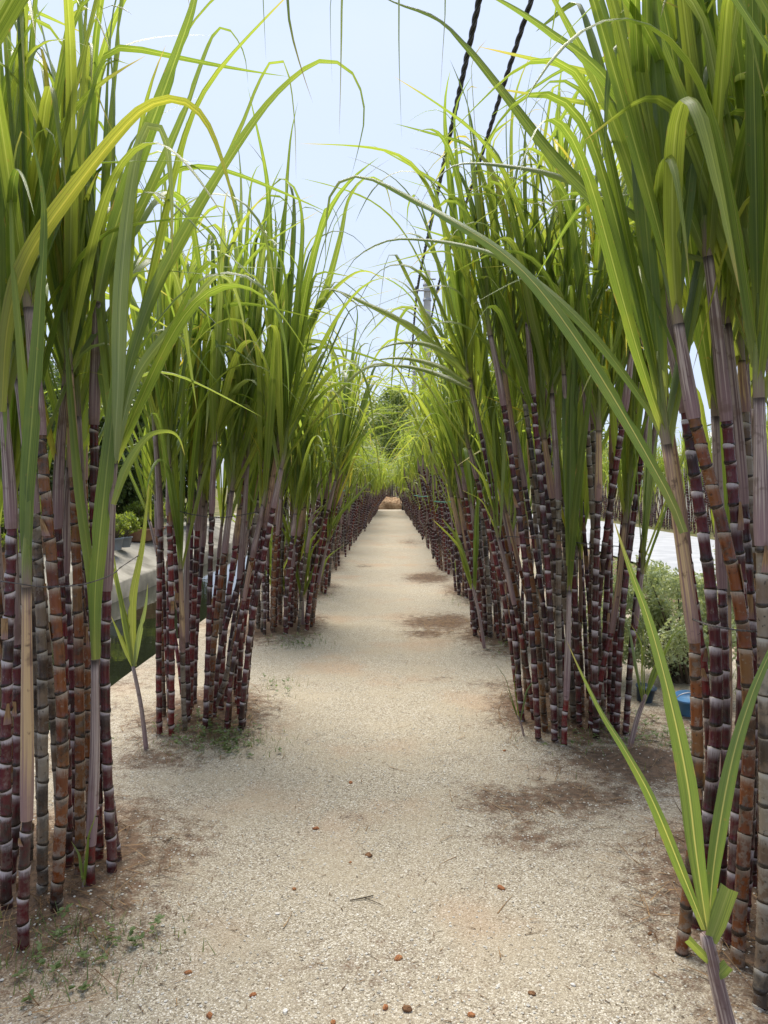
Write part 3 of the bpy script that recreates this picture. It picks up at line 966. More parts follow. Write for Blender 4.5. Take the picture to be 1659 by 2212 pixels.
b = gnd(1590, 2262)
d = b.y
top = at(1526, 2020, d)
shoot(b, top, 0, 'green cane shoot with three long blades and cut leaf stubs, right foreground', r=.026, r1=.017,
      heroes=[([at(1524, 2010, d), at(1480, 1900, d - .03), at(1410, 1730, d - .08), at(1350, 1620, d - .1), at(1300, 1540, d - .1), at(1250, 1440, d - .1), at(1225, 1385, d - .1)], .036, 'leaf_midrib', (.2, .7)),
              ([at(1528, 2010, d), at(1505, 1850, d - .02), at(1485, 1690, d - .02), at(1450, 1520, d - .02), at(1405, 1350, d), at(1362, 1230, d), at(1325, 1120, d)], .054, 'leaf_midrib', (-.1, .3)),
              ([at(1530, 2005, d), at(1545, 1850, d), at(1580, 1650, d), at(1625, 1500, d), at(1680, 1370, d), at(1720, 1250, d)], .045, 'leaf_midrib', (.1, -.4))],
      cut=[(at(1535, 2035, d - .01), at(1575, 1920, d - .03), .045), (at(1535, 2080, d - .01), at(1487, 2030, d - .03), .022), (at(1548, 2110, d - .015), at(1572, 2085, d - .03), .03)])
b = gnd(318, 1618)
d = b.y
shoot(b, at(288, 1440, d), 0, 'leaning young shoot fanning bright leaves in front of the canal', r=.0135,
      heroes=[([at(288, 1440, d), at(262, 1380, d), at(240, 1330, d)], .03, 'leaf_bright', (.2, .3)),
              ([at(289, 1440, d), at(272, 1350, d), at(252, 1240, d), at(246, 1190, d)], .04, 'leaf_bright', (.1, .3)),
              ([at(290, 1440, d), at(287, 1300, d), at(308, 1180, d), at(318, 1090, d), at(322, 1040, d)], .05, 'leaf_bright', (-.1, .3)),
              ([at(291, 1440, d), at(300, 1380, d), at(315, 1310, d), at(320, 1260, d)], .035, 'leaf_pale', (.1, .3)),
              ([at(290, 1440, d), at(270, 1330, d), at(240, 1210, d), at(225, 1150, d)], .036, 'leaf_bright', (.4, .3))])
shoot(gnd(655, 1352), at(652, 1270, gnd(655, 1352).y), 9, 'bright green shoot fanning upright at the foot of the third left clump', 1.75, .02)
shoot(gnd(668, 1340), at(676, 1280, gnd(668, 1340).y), 8, 'shoot with long blades spreading over the path from the third left clump', 1.55, .018)
shoot(gnd(628, 1345), at(618, 1265, gnd(628, 1345).y), 8, 'bright low shoot left of the upright one at the third left clump', 1.6, .016)
shoot(gnd(588, 1338), at(592, 1260, gnd(588, 1338).y), 6, 'narrow green shoot at the far left foot of the third left clump', 1.5, .014)
shoot(gnd(1358, 1615), at(1396, 1500, gnd(1358, 1615).y), 7, 'leaning shoot with yellow-green blades between the right clumps', .75, .016)
shoot(gnd(1195, 1512), at(1215, 1400, gnd(1195, 1512).y), 3, 'small shoot standing on the path side of the second right clump', .62, .01)
shoot(gnd(1048, 1400), at(1020, 1260, gnd(1048, 1400).y), 6, 'tall thin shoot on the path edge of the third right clump', 1.7, .016)
shoot(gnd(1135, 1590), at(1118, 1545, gnd(1135, 1590).y), 4, 'tiny grass-like shoot at the left foot of the second right clump', .42, .007, mat='leaf_dark')
shoot(gnd(982, 1270), at(982, 1235, gnd(982, 1270).y), 5, 'small green shoot against the fourth right clump', .7, .01)
shoot(gnd(180, 1935), at(182, 1900, gnd(180, 1935).y), 2, 'thin grassy shoot growing in front of the nearest left canes', .34, .004)
# pale broken stub
b = gnd(1512, 1960)
root = link('cane_stub', None, None, b)
V, F, UV = tube(catmull([Vector((0, 0, -.03)), at(1508, 1750, b.y) - b, at(1506, 1535, b.y) - b], 10), np.linspace(.019, .016, 10), 12)
link('stem', mesh_np('stem', V, F, UV * np.array([1, .9]), [M['sheath_tan']]), root)
bg = Bag()
for k in range(5):
    a = k * 1.25
    p0 = np.array(at(1506, 1535, b.y) - b)
    dd = np.array([math.cos(a) * .014, math.sin(a) * .014, 0])
    bg.tube(np.array([p0 + dd - [0, 0, .02], p0 + dd * 1.5 + [0, 0, ru(.02, .05)]]), np.array([.005, .002]), 6)
bg.obj('torn_sheath', [M['sheath_tan']], root)
tag(root, 'pale broken cane stub with a torn top in the nearest right clump', 'cane stub')

# ------------------------------------------------------------------ ground
XL, XB = -2.12, -4.35          # canal edges


def bumps(x, y):
    return mnoise.noise(Vector((x * 1.3, y * 1.3, 0.3))) * .012 + mnoise.noise(Vector((x * 5, y * 5, 2.1))) * .004


CL = [(-1.36, 2.75, .5, .75), (1.42, 2.6, .5, .75), (-1.2, 4.85, .42, .65), (1.16, 4.95, .45, .75), (-1.2, 7.9, .45, .85), (1.18, 7.5, .45, .9),
      (-1.27, 10.7, .45, 1.1), (1.25, 10.5, .45, 1.1), (-1.35, 13.9, .45, 1.4), (1.28, 13.7, .45, 1.4)]
PATCH = [(.82, 3.55, .50, .26, .8), (.62, 3.2, .3, .2, .55), (1.38, 4.0, .5, .28, 1.0), (.55, 8.2, .42, .55, 1.0), (.42, 7.6, .3, .25, .7), (.62, 12.2, .4, .7, .95),
         (.8, 5.6, .3, .15, .45), (-.1, 2.3, .35, .2, .3), (.15, 2.15, .3, .2, .35), (-1.25, 4.1, .35, .25, .6), (-.15, 3.4, .25, .12, .3), (.3, 4.1, .3, .15, .3),
         (.38, 5.8, .2, .12, .4), (-.55, 14.0, .2, .3, .5), (.6, 20, .5, 1.5, .5), (2.0, 4.6, .8, .8, .6)]


def dirt_at(x, y):
    d = 0.0
    for cx, cy, rx, ry in CL:
        q = ((x - cx) / rx) ** 2 + ((y - cy) / ry) ** 2
        d = max(d, 1.15 * math.exp(-q * .9))
    for cx, cy, rx, ry, a in PATCH:
        q = ((x - cx) / rx) ** 2 + ((y - cy) / ry) ** 2
        d = max(d, a * math.exp(-q * .8))
    if y > 15:
        d = max(d, .8 * math.exp(-((abs(x) - 1.3) / .35) ** 2))
    if x > 2.6:
        d = max(d, min(1, (x - 2.6) * .8))
    if x < -1.75:
        d = max(d, .35)
    d += .3 * mnoise.noise(Vector((x * 3.1, y * 3.1, 5))) * (0.35 + d)
    return d


def height(x, y):
    if x <= XB:
        return -.9
    z = bumps(x, y)
    for cx, cy, rx, ry in CL:
        q = ((x - cx) / rx) ** 2 + ((y - cy) / ry) ** 2
        if q < 6:
            z += .05 * math.exp(-q * 1.2)
    q = ((x - 1.4) / .16) ** 2 + ((y - 4.05) / .12) ** 2
    if q < 6:
        z += .07 * math.exp(-q)
    z -= .012
    if x < XL:
        z -= min(1.0, (XL - x) / .35) * .85
    return z


xs = np.concatenate([[-4.36, -3.4, -2.6, -2.47, -2.35, -2.24, -2.17], np.arange(-2.12, 3.3, .055), [3.5, 3.8, 4.2, 4.6]])
ys = [-3.0, -1, 0.0, 1.0]
yv = 1.5
while yv < 70:
    ys.append(yv)
    yv += .045 + max(0, yv - 5) * .028
ys = np.array(ys)
GV = np.array([[x, y, height(x, y)] for y in ys for x in xs])
me = mesh_np('gravel_path', GV, grid_faces(len(ys), len(xs)), None, [])
a = me.attributes.new('dirt', 'FLOAT', 'POINT')
a.data.foreach_set('value', np.array([dirt_at(x, y) for y in ys for x in xs], dtype=np.float32))


def gravel_material():
    m, nt, out = newmat('gravel')
    tc = nt.nodes.new('ShaderNodeTexCoord').outputs['Object']
    dirt = nd(nt, 'ShaderNodeAttribute', attribute_name='dirt').outputs['Fac']
    vo = nd(nt, 'ShaderNodeTexVoronoi', {'Vector': tc, 'Scale': 185.0, 'Randomness': 1.0})
    vc = vo.outputs['Color']
    vd = vo.outputs['Distance']
    rv = nd(nt, 'ShaderNodeSeparateColor', {0: vc}).outputs[0]
    stone = ramp(nt, rv, [(0.0, (0.10, 0.08, 0.055)), (0.12, (0.25, 0.21, 0.152)), (0.4, (0.365, 0.32, 0.24)), (0.75, (0.45, 0.40, 0.31)), (1.0, (0.64, 0.60, 0.52))])
    vo2 = nd(nt, 'ShaderNodeTexVoronoi', {'Vector': tc, 'Scale': 68.0, 'Randomness': 1.0})
    r2 = nd(nt, 'ShaderNodeSeparateColor', {0: vo2.outputs['Color']})
    bigst = mth(nt, 'MULTIPLY', mth(nt, 'GREATER_THAN', r2.outputs[0], .90), sstep(nt, vo2.outputs['Distance'], .42, .34))
    bcol = ramp(nt, r2.outputs[1], [(0.0, (0.22, 0.18, 0.13)), (0.35, (0.42, 0.36, 0.28)), (0.7, (0.60, 0.57, 0.50)), (1.0, (0.70, 0.68, 0.63))])
    stone = mixc(nt, mth(nt, 'MULTIPLY', bigst, .85), stone, bcol)
    gap = sstep(nt, vd, 0.42, 0.75)
    stone = mixc(nt, mth(nt, 'MULTIPLY', gap, .8), stone, (0.24, 0.20, 0.15))
    big = noise(nt, tc, 2.3, 4.0)
    stone = mixc(nt, mth(nt, 'MULTIPLY', sstep(nt, big, .42, .66), .45), stone, (0.38, 0.32, 0.23))
    red = noise(nt, tc, 1.1, 3.0)
    stone = mixc(nt, mth(nt, 'MULTIPLY', sstep(nt, red, .5, .7), .42), stone, (0.38, 0.245, 0.15))
    soil = ramp(nt, noise(nt, tc, 30.0, 4.0), [(.3, (0.05, 0.031, 0.02)), (.7, (0.165, 0.097, 0.06))])
    dn = noise(nt, tc, 14.0, 5.0, .7)
    dn2 = noise(nt, tc, 120.0, 2.0)
    df = mth(nt, 'ADD', dirt, mth(nt, 'ADD', mth(nt, 'MULTIPLY', mth(nt, 'SUBTRACT', dn, .5), 1.5), mth(nt, 'MULTIPLY', mth(nt, 'SUBTRACT', dn2, .5), .9)))
    df = mth(nt, 'MULTIPLY', sstep(nt, df, .22, .78), .92)
    col = mixc(nt, df, stone, soil)
    sp = noise(nt, tc, 48.0, 2.0)
    col = mixc(nt, mth(nt, 'MULTIPLY', sstep(nt, sp, .68, .74), .8), col, (0.05, 0.036, 0.024))
    h = mth(nt, 'ADD', mth(nt, 'MULTIPLY', vd, -1.0), mth(nt, 'MULTIPLY', dn2, .5))
    b = nd(nt, 'ShaderNodeBump', {'Strength': .6, 'Distance': .005, 'Height': h})
    p = nd(nt, 'ShaderNodeBsdfPrincipled', {'Base Color': col, 'Roughness': .9, 'Normal': b.outputs[0], 'Specular IOR Level': .2})
    nt.links.new(p.outputs[0], out.inputs[0])
    return m


M['gravel'] = gravel_material()
me.materials.append(M['gravel'])
o = link('gravel_path', me)
tag(o, kind='structure')

M['soil'] = simple_mat('grass_soil', (0.055, 0.07, 0.02), (0.20, 0.16, 0.09), 1.5, .95, .6, .1, 30)
g = Bag()


def sheet(bag, x0, x1, y0, y1, z0, z1=None, mi=0):
    z1 = z0 if z1 is None else z1
    bag.add([[x0, y0, z0], [x1, y0, z1], [x1, y1, z1], [x0, y1, z0]], [[0, 1, 2, 3]], mi=mi)


sheet(g, 4.3, 400, -40, 600, -.03)
sheet(g, -400, -5.28, -40, 600, .3)
sheet(g, -5.28, 4.3, 66, 600, -.04)
o = g.obj('ground', [M['soil']])
tag(o, kind='structure')

# concrete road
M['concrete'] = simple_mat('road_concrete', (0.28, 0.288, 0.305), (0.35, 0.357, 0.372), 2.0, .85, .25, .25, 60)
g = Bag()
NX, NY = 8, 60
V = np.array([[4.75 + 4.15 * i / NX, -6 + j * 2.4, .015 + .02 * math.sin(math.pi * i / NX)] for j in range(NY + 1) for i in range(NX + 1)])
g.add(V, grid_faces(NY + 1, NX + 1))
o = g.obj('road', [M['concrete']])
tag(o, kind='structure')

# canal: far bank with its lip and slope, water
M['bank'] = simple_mat('bank_concrete', (0.15, 0.14, 0.115), (0.33, 0.31, 0.265), 1.6, .9, .5, .15, 40)
g = Bag()
ysb = np.arange(2, 70, .6)
prof = [(XB, -.9), (XB, -.06), (XB - .03, -.03), (XB - .12, -.02), (-5.2, .31), (-5.45, .33), (-6.6, .34)]
V = np.array([[px + .05 * mnoise.noise(Vector((yy * .9, k, 0))), yy, pz + .02 * mnoise.noise(Vector((yy * 1.7, k * 3.0, 1)))] for yy in ysb for k, (px, pz) in enumerate(prof)])
g.add(V, grid_faces(len(ysb), len(prof)))
o = g.obj('canal_bank', [M['bank']])
tag(o, kind='structure')
m, nt, out = newmat('canal_water')
tc = nt.nodes.new('ShaderNodeTexCoord').outputs['Object']
wv = noise(nt, tc, 3.0, 3.0)
b_ = nd(nt, 'ShaderNodeBump', {'Strength': .12, 'Distance': .02, 'Height': wv})
p = nd(nt, 'ShaderNodeBsdfPrincipled', {'Base Color': (.012, .014, .008, 1), 'Roughness': .04, 'Specular IOR Level': .6, 'Normal': b_.outputs[0]})
nt.links.new(p.outputs[0], out.inputs[0])
g = Bag()
sheet(g, XB + .001, -2.2, -3, 66, -.33)
o = g.obj('canal_water', [m])
tag(o, kind='structure')

# ------------------------------------------------------------------ loose gravel, litter, weeds (uncountable)
M['pebble'] = simple_mat('pebble', (0.40, 0.36, 0.29), (0.60, 0.57, 0.51), 9, .8, .2, .2)
M['straw'] = simple_mat('dry_straw', (0.15, 0.09, 0.045), (0.29, 0.19, 0.10), 8, .85, .1, .1)
M['weed'] = leaf_mat('weed_leaf', [(0, (.045, .075, .018)), (1, (.10, .14, .035))], (.14, .2, .06), .3, (.12, .18, .08))
ico_v = np.array([[0, 0, 1], [1, 0, .1], [.3, .95, .1], [-.8, .6, .05], [-.8, -.6, .1], [.3, -.95, .05], [0, 0, -.8]])
ico_f = np.array([[0, 1, 2, 2], [0, 2, 3, 3], [0, 3, 4, 4], [0, 4, 5, 5], [0, 5, 1, 1]])
pv, pf, n = [], [], 0
for i in range(9000):
    yy = 1.7 + 5.5 * random.random() ** 1.8
    xx = ru(-1.9, 2.0)
    s = ru(.0022, .0055) * (1.0 if random.random() < .97 else 1.4)
    a = ru(0, 6.28)
    ca_, sa = math.cos(a), math.sin(a)
    vv = ico_v * np.array([s * ru(.8, 1.4), s, s * .7])
    vv = vv @ np.array([[ca_, sa, 0], [-sa, ca_, 0], [0, 0, 1]]) + np.array([xx, yy, height(xx, yy) + s * .25])
    pv.append(vv)
    for f in ico_f[:, :3]:
        pf.append([n + q for q in f])
    n += 7
me = bpy.data.meshes.new('gravel')
me.from_pydata(np.vstack(pv).tolist(), [], pf)
me.materials.append(M['pebble'])
o = link('gravel', me)
tag(o, 'loose pale gravel chips scattered over the path', 'gravel', None, 'stuff')


def strip(bag, p, a, L, w, bend, mi=0, elev=0.0, r=0.0, oval=False):
    n = 6 if oval else 4
    t = np.linspace(0, 1, n)
    d = np.array([math.cos(a) * math.cos(elev), math.sin(a) * math.cos(elev), math.sin(elev)])
    sd = np.array([-math.sin(a), math.cos(a), 0])
    C = np.array(p) + t[:, None] * d * L + (t ** 2)[:, None] * bend
    ww = w * (np.sin(math.pi * (t * .93 + .04)) ** .8) if oval else w * (1 - t * .8)
    V = np.stack([C - sd * ww[:, None] / 2, C + sd * ww[:, None] / 2], axis=1).reshape(-1, 3)
    UV = np.stack([np.tile([0.2, .8], n), np.repeat(t, 2)], axis=1)
    bag.add(V, grid_faces(n, 2), UV, mi, r)


lit = Bag()
for cx, cy, rx, ry, a_ in [(.55, 8.2, .42, .55, 420), (.62, 12.2, .45, .8, 420), (.82, 3.5, .5, .3, 70), (1.38, 4.1, .45, .35, 160), (1.3, 2.5, .4, .5, 120), (-1.25, 2.6, .4, .4, 90), (-1.2, 4.6, .4, .5, 120),
                           (1.1, 4.5, .4, .5, 160), (1.05, 7, .4, .8, 160), (-1.1, 7.4, .4, .8, 120), (0, 5, .9, 3.5, 60), (.45, 7.5, .3, .3, 160)]:
    for k in range(a_):
        xx, yy = random.gauss(cx, rx * .55), random.gauss(cy, ry * .55)
        strip(lit, (xx, yy, height(xx, yy) + ru(.002, .012)), ru(0, 6.28), ru(.03, .16), ru(.002, .006), np.array([ru(-.02, .02), ru(-.02, .02), ru(-.004, .006)]))
for k in range(900):
    yy = 1.8 + 9 * random.random() ** 1.7
    xx = ru(-1.0, 1.0)
    strip(lit, (xx, yy, height(xx, yy) + .003), ru(0, 6.28), ru(.006, .03) * (1 + 2 * (random.random() < .06)), ru(.002, .005), np.array([ru(-.004, .004), ru(-.004, .004), 0.001]), random.choice((0, 1, 1)))
for cx, cy, rx, ry in CL[:8]:
    for k in range(330):
        a = ru(0, 6.28)
        q = ru(.3, 1.15)
        xx, yy = cx + math.cos(a) * rx * q, cy + math.sin(a) * ry * q
        strip(lit, (xx, yy, height(xx, yy) + ru(.003, .03)), ru(0, 6.28), ru(.04, .2), ru(.002, .006), np.array([ru(-.03, .03), ru(-.03, .03), ru(-.02, .0)]), random.choice((0, 1, 1)), ru(-.05, .2))
M['straw_dark'] = simple_mat('rotten_straw', (0.06, 0.035, 0.02), (0.16, 0.095, 0.05), 8, .9, .1, .1)
o = lit.obj('leaf_litter', [M['straw'], M['straw_dark']])
tag(o, 'dry brown cane trash and straw lying on the path edges', 'leaf litter', None, 'stuff')

wd = Bag()
for cx, cy, rx, ry, ng, nb in [(-1.0, 2.4, .28, .16, 260, 22), (-1.05, 2.22, .25, .1, 120, 6), (-.95, 4.3, .28, .18, 260, 60), (-1.15, 4.45, .3, .3, 120, 50), (1.2, 4.35, .3, .25, 120, 25), (1.45, 2.35, .25, .3, 60, 20),
                               (-.85, 5.5, .2, .3, 60, 10), (-.9, 7.1, .25, .3, 160, 30), (1.65, 4.4, .3, .4, 160, 60), (2.0, 3.6, .4, .5, 200, 80), (-1.0, 10, .3, .7, 140, 10), (1.0, 9.5, .3, .8, 140, 10), (1.05, 6.9, .25, .4, 100, 10)]:
    for k in range(ng):
        xx, yy = random.gauss(cx, rx * .6), random.gauss(cy, ry * .6)
        strip(wd, (xx, yy, height(xx, yy)), ru(0, 6.28), ru(.02, .07), ru(.002, .0045), np.array([0, 0, -ru(0, .015)]), 0, R(ru(35, 80)), random.random())
    for k in range(nb):
        xx, yy = random.gauss(cx, rx * .5), random.gauss(cy, ry * .5)
        hh = ru(.015, .07)
        for q in range(random.randint(3, 6)):
            strip(wd, (xx, yy, height(xx, yy) + hh * ru(.5, 1)), ru(0, 6.28), ru(.015, .03), ru(.010, .018), np.array([0, 0, -.004]), 0, R(ru(0, 45)), random.random(), True)
o = wd.obj('weeds', [M['weed']])
tag(o, 'short weeds and grass tufts growing round the feet of the canes', 'weeds', None, 'stuff')

# grass beyond the right row
gr = Bag()
for k in range(5200):
    xx, yy = ru(2.3, 4.7), ru(3.0, 16)
    if random.random() < .35:
        xx, yy = ru(9.0, 9.9), ru(9, 40)
    strip(gr, (xx, yy, height(xx, yy) if xx < 4.6 else -.03), ru(0, 6.28), ru(.06, .2), ru(.004, .009), np.array([ru(-.03, .03), 0, -ru(0, .05)]), 0, R(ru(45, 85)), random.random())
o = gr.obj('roadside_grass', [M['weed']])
tag(o, 'sparse verge grass between the right cane row and the road', 'grass', None, 'stuff')

# stones
M['clay'] = simple_mat('clay_stone', (0.26, 0.10, 0.045), (0.42, 0.20, 0.085), 30, .85, .6, .15, 120)
M['clay_dark'] = simple_mat('brown_stone', (0.12, 0.06, 0.03), (0.26, 0.14, 0.07), 40, .85, .6, .15, 120)
M['white_stone'] = simple_mat('white_stone', (0.62, 0.58, 0.52), (0.78, 0.75, 0.71), 30, .7, .3, .2)


def stone(px, py, w, mat, label, flat=.45, seed=0):
    p = gnd(px, py)
    p.z = height(p.x, p.y)
    n, k = 9, 12
    V = []
    for i in range(n):
        th = math.pi * i / (n - 1)
        for j in range(k):
            a = 2 * math.pi * j / k
            d = Vector((math.sin(th) * math.cos(a), math.sin(th) * math.sin(a), math.cos(th)))
            q = 1 + .38 * mnoise.noise(d * 1.3 + Vector((seed * 7.7, 0, 0))) + .14 * mnoise.noise(d * 4 + Vector((seed, 3, 0)))
            V.append((d.x * q * w / 2, d.y * q * w / 2 * .72, d.z * q * w / 2 * flat))
    me = mesh_np('stone', V, grid_faces(n, k, True), None, [M[mat]])
    o = link('stone', me, None, (p.x, p.y, p.z + w * flat * .22), (0, 0, seed * 1.7))
    tag(o, label, 'stone', 'small stones lying on the path')


for k, (px, py, w, mat, lab) in enumerate([
    (758, 1685, .032, 'clay', 'flat orange clay stone farthest up the middle of the path'),
    (683, 1782, .034, 'clay', 'orange clay stone alone on the left middle of the path'),
    (797, 1842, .042, 'clay_dark', 'largest dark brown stone in the middle of the path'),
    (757, 1857, .014, 'clay', 'tiny orange pebble just left of the dark brown stone'),
    (1083, 1914, .040, 'clay', 'red brick-coloured stone on the right half of the path'),
    (1090, 1619, .026, 'clay', 'small reddish stone before the second right clump'),
    (636, 1914, .022, 'clay', 'small tan stone on the left part of the path'),
    (861, 2062, .036, 'clay', 'oval tan-orange stone low in the middle of the path'),
    (880, 2174, .036, 'clay_dark', 'lumpy brown stone at the bottom centre of the photo'),
    (833, 2169, .026, 'clay', 'bright orange chip beside the lumpy brown stone'),
    (1018, 2187, .028, 'clay', 'round orange-brown stone at the bottom right of centre'),
    (616, 2177, .022, 'white_stone', 'white pebble at the bottom left of centre'),
    (600, 1967, .020, 'white_stone', 'white pebble on the left middle of the path'),
    (720, 2202, .024, 'clay', 'flat tan-orange stone at the bottom edge of the path'),
    (407, 2094, .028, 'clay', 'tan clay lump near the nearest left clump'),
    (453, 2187, .028, 'clay', 'reddish clay lump at the bottom left edge'),
    (547, 2142, .026, 'clay', 'red clay chip low on the left of the path'),
    (1149, 2142, .030, 'clay_dark', 'dark brown clod at the bottom right of the path'),
    (1404, 2020, .022, 'clay_dark', 'small dark clod left of the nearest right clump'),
    (1238, 2125, .018, 'white_stone', 'white chip between the dark clod and the right shoot')]):
    stone(px, py, w * .85, mat, lab, ru(.35, .6), k + 1)
g = Bag()
p = gnd(786, 1935)
p.z = height(p.x, p.y) + .004
g.tube(np.array([[-.05, -.012, 0], [0, 0, .002], [.035, .018, .001]]), np.array([.0016, .0025, .002]), 6)
g.tube(np.array([[0.002, 0.0, .002], [.04, -.022, .001], [.075, -.05, 0]]), np.array([.0016, .0014, .0008]), 6)
M['twig'] = simple_mat('twig', (0.03, 0.022, 0.016), (0.08, 0.06, 0.04), 30, .9)
o = g.obj('twig', [M['twig']], None, p)
tag(o, 'dark forked twig lying in the middle of the path', 'twig')

# ------------------------------------------------------------------ wires and twine
M['wire'] = simple_mat('rusty_wire', (0.05, 0.045, 0.045), (0.14, 0.12, 0.11), 60, .6, .1, .4, metallic=.4)
M['twine'] = simple_mat('green_twine', (0.10, 0.30, 0.24), (0.16, 0.40, 0.32), 60, .6)


def twisted(name, pts, r, mat, label, cat='wire', pitch=.03, group=None):
    C = catmull(pts, 120 if cat != 'overhead cable' else 700)
    L = np.concatenate([[0], np.cumsum(np.linalg.norm(np.diff(C, axis=0), axis=1))])
    T = norm(np.gradient(C, axis=0))
    A = norm(np.cross(T, np.array([0.13, .2, .97])))
    B = np.cross(T, A)
    g = Bag()
    ns = 2 if cat != 'overhead cable' else 3
    for k in range(ns):
        ph = L / pitch * 2 * np.pi + 2 * np.pi * k / ns
        g.tube(C + r * .9 * (np.cos(ph)[:, None] * A + np.sin(ph)[:, None] * B), r, 6)
    o = g.obj(name, [M[mat]])
    tag(o, label, cat, group)
    return o


GW = 'support wires tied along the canes'
twisted('support_wire', [at(-160, 1235, 2.5), at(20, 1258, 2.36), at(100, 1268, 2.34), at(180, 1262, 2.38), at(240, 1242, 2.6), at(262, 1225, 3.0), at(300, 1200, 3.4)], .0016, 'wire', 'twisted wire sagging across the nearest left canes', group=GW)
twisted('support_wire', [at(372, 1100, 4.4), at(420, 1112, 4.35), at(480, 1118, 4.3), at(560, 1106, 4.4)], .0018, 'wire', 'twisted wire strung across the second left clump', group=GW)
twisted('support_wire', [at(1090, 1158, 4.45), at(1180, 1165, 4.3), at(1280, 1176, 4.3), at(1360, 1182, 4.5)], .0018, 'wire', 'twisted wire strung across the second right clump', group=GW)
twisted('support_wire', [at(1497, 1338, 2.35), at(1540, 1352, 2.12), at(1600, 1362, 2.1), at(1680, 1366, 2.2)], .0018, 'wire', 'rough grey wire across the nearest right canes', group=GW)
GT = 'green twines tied round the far canes'
twisted('twine', [at(938, 1083, 9.4), at(962, 1085, 9.35), at(985, 1083, 9.5)], .004, 'twine', 'green twine tied across the fourth right clump', 'twine', .06, GT)
twisted('twine', [at(698, 1058, 9.6), at(722, 1062, 9.6), at(745, 1060, 9.8)], .004, 'twine', 'green twine tied across the fourth left clump', 'twine', .06, GT)
twisted('twine', [at(895, 1070, 12.4), at(912, 1073, 12.3), at(926, 1072, 12.4)], .004, 'twine', 'farthest and smallest green twine, on the distant right row', 'twine', .06, GT)

# ------------------------------------------------------------------ power line
M['pole'] = simple_mat('pole_concrete', (0.42, 0.40, 0.38), (0.54, 0.52, 0.49), 3, .9, .2)
M['black'] = simple_mat('black_cable', (0.006, 0.006, 0.008), (0.014, 0.014, 0.018), 20, .5, .05, .4)
M['steel'] = simple_mat('galvanised', (0.32, 0.32, 0.33), (0.45, 0.45, 0.46), 10, .5, .05, .5, metallic=.6)


def pole(x, y, h, label):
    root = link('utility_pole', None, None, (x, y, -.05))
    g = Bag()
    zz = np.linspace(-.3, h, 12)
    g.tube(np.stack([zz * 0, zz * 0, zz], 1), np.linspace(.19, .12, 12), 16)
    g.obj('post', [M['pole']], root)
    g = Bag()
    g.tube(np.array([[-.42, -.13, h - .75], [.42, -.13, h - .75]]), .035, 8)
    g.tube(np.array([[-.22, -.16, h - .35], [.30, -.16, h - .35]]), .03, 8)
    g.obj('crossarm', [M['steel']], root)
    for xx in (-.40, .40):
        g = Bag()
        g.lathe([(.0, 0), (.05, 0), (.055, .04), (.03, .06), (.055, .09), (.03, .12), (.0, .13)], (xx, -.13, h - .72), 12)
        g.obj('insulator', [M['black']], root)
    for zc in (h - .55, h - 1.1):
        g = Bag()
        g.tube(np.array([[0, 0, zc], [0, 0, zc + .08]]), .16, 16)
        g.obj('clamp', [M['steel']], root)
    tag(root, label, 'utility pole', 'utility poles along the right row')


pole(1.32, 27, 9.4, 'nearer tall grey concrete utility pole above the right cane row')
pole(1.45, 46, 9.0, 'farther shorter-looking utility pole beyond the right cane row')
cab = 'overhead cables on the utility poles'
twisted('power_cable', [(1.75, -12, 8.9), (1.45, 2, 8.55), (1.25, 10, 8.35), (1.08, 18, 8.4), (.96, 27, 8.65), (1.02, 36, 8.2), (1.08, 46, 8.25)], .026, 'black',
        'left twisted black cable running down to the poles from top centre', 'overhead cable', 1.0, cab)
twisted('power_cable', [(2.75, -12, 8.9), (2.35, 2, 8.55), (2.02, 10, 8.45), (1.85, 18, 8.45), (1.68, 27, 8.65), (1.72, 36, 8.2), (1.82, 46, 8.25)], .023, 'black',
        'right twisted black cable partly hidden behind the right leaves', 'overhead cable', 1.0, cab)


# ------------------------------------------------------------------ trees, bushes, pots
def foliage_mesh(name, centres, per, leaf, mat, mats2=None, aspect=.5, droop=.3):
    """many leaf-sized faces in clusters; centres = [(x,y,z,r)]"""
    Vs, Fs, UVs, Rn, n = [], [], [], [], 0
    for (cx, cy, cz, r) in centres:
        d = norm(rng.normal(size=(per, 3))) * (rng.random((per, 1)) ** .45) * r
        c = d + np.array([cx, cy, cz])
        t = norm(rng.normal(size=(per, 3)) + d / r * .8 + np.array([0, 0, -droop]))
        s = norm(np.cross(t, norm(rng.normal(size=(per, 3)))))
        nn = np.cross(t, s)
        L = leaf * (0.6 + .8 * rng.random((per, 1)))
        w = L * aspect * .5
        p0 = c - t * L * .5
        p2 = c + t * L * .5 - nn * L * .08
        p1 = c + s * w + nn * L * .05
        p3 = c - s * w + nn * L * .05
        Vs.append(np.stack([p0, p1, p2, p3], 1).reshape(-1, 3))
        Fs.append(np.arange(n, n + per * 4).reshape(-1, 4))
        UVs.append(np.tile(np.array([[.5, .15], [1, .5], [.5, .8], [0, .5]]), (per, 1)))
        Rn.append(np.clip(rng.random() * .6 + rng.random(per) * .4, 0, 1))
        n += per * 4
    return mesh_np(name, np.vstack(Vs), np.vstack(Fs), np.vstack(UVs), [mat], np.concatenate(Rn), None, False)


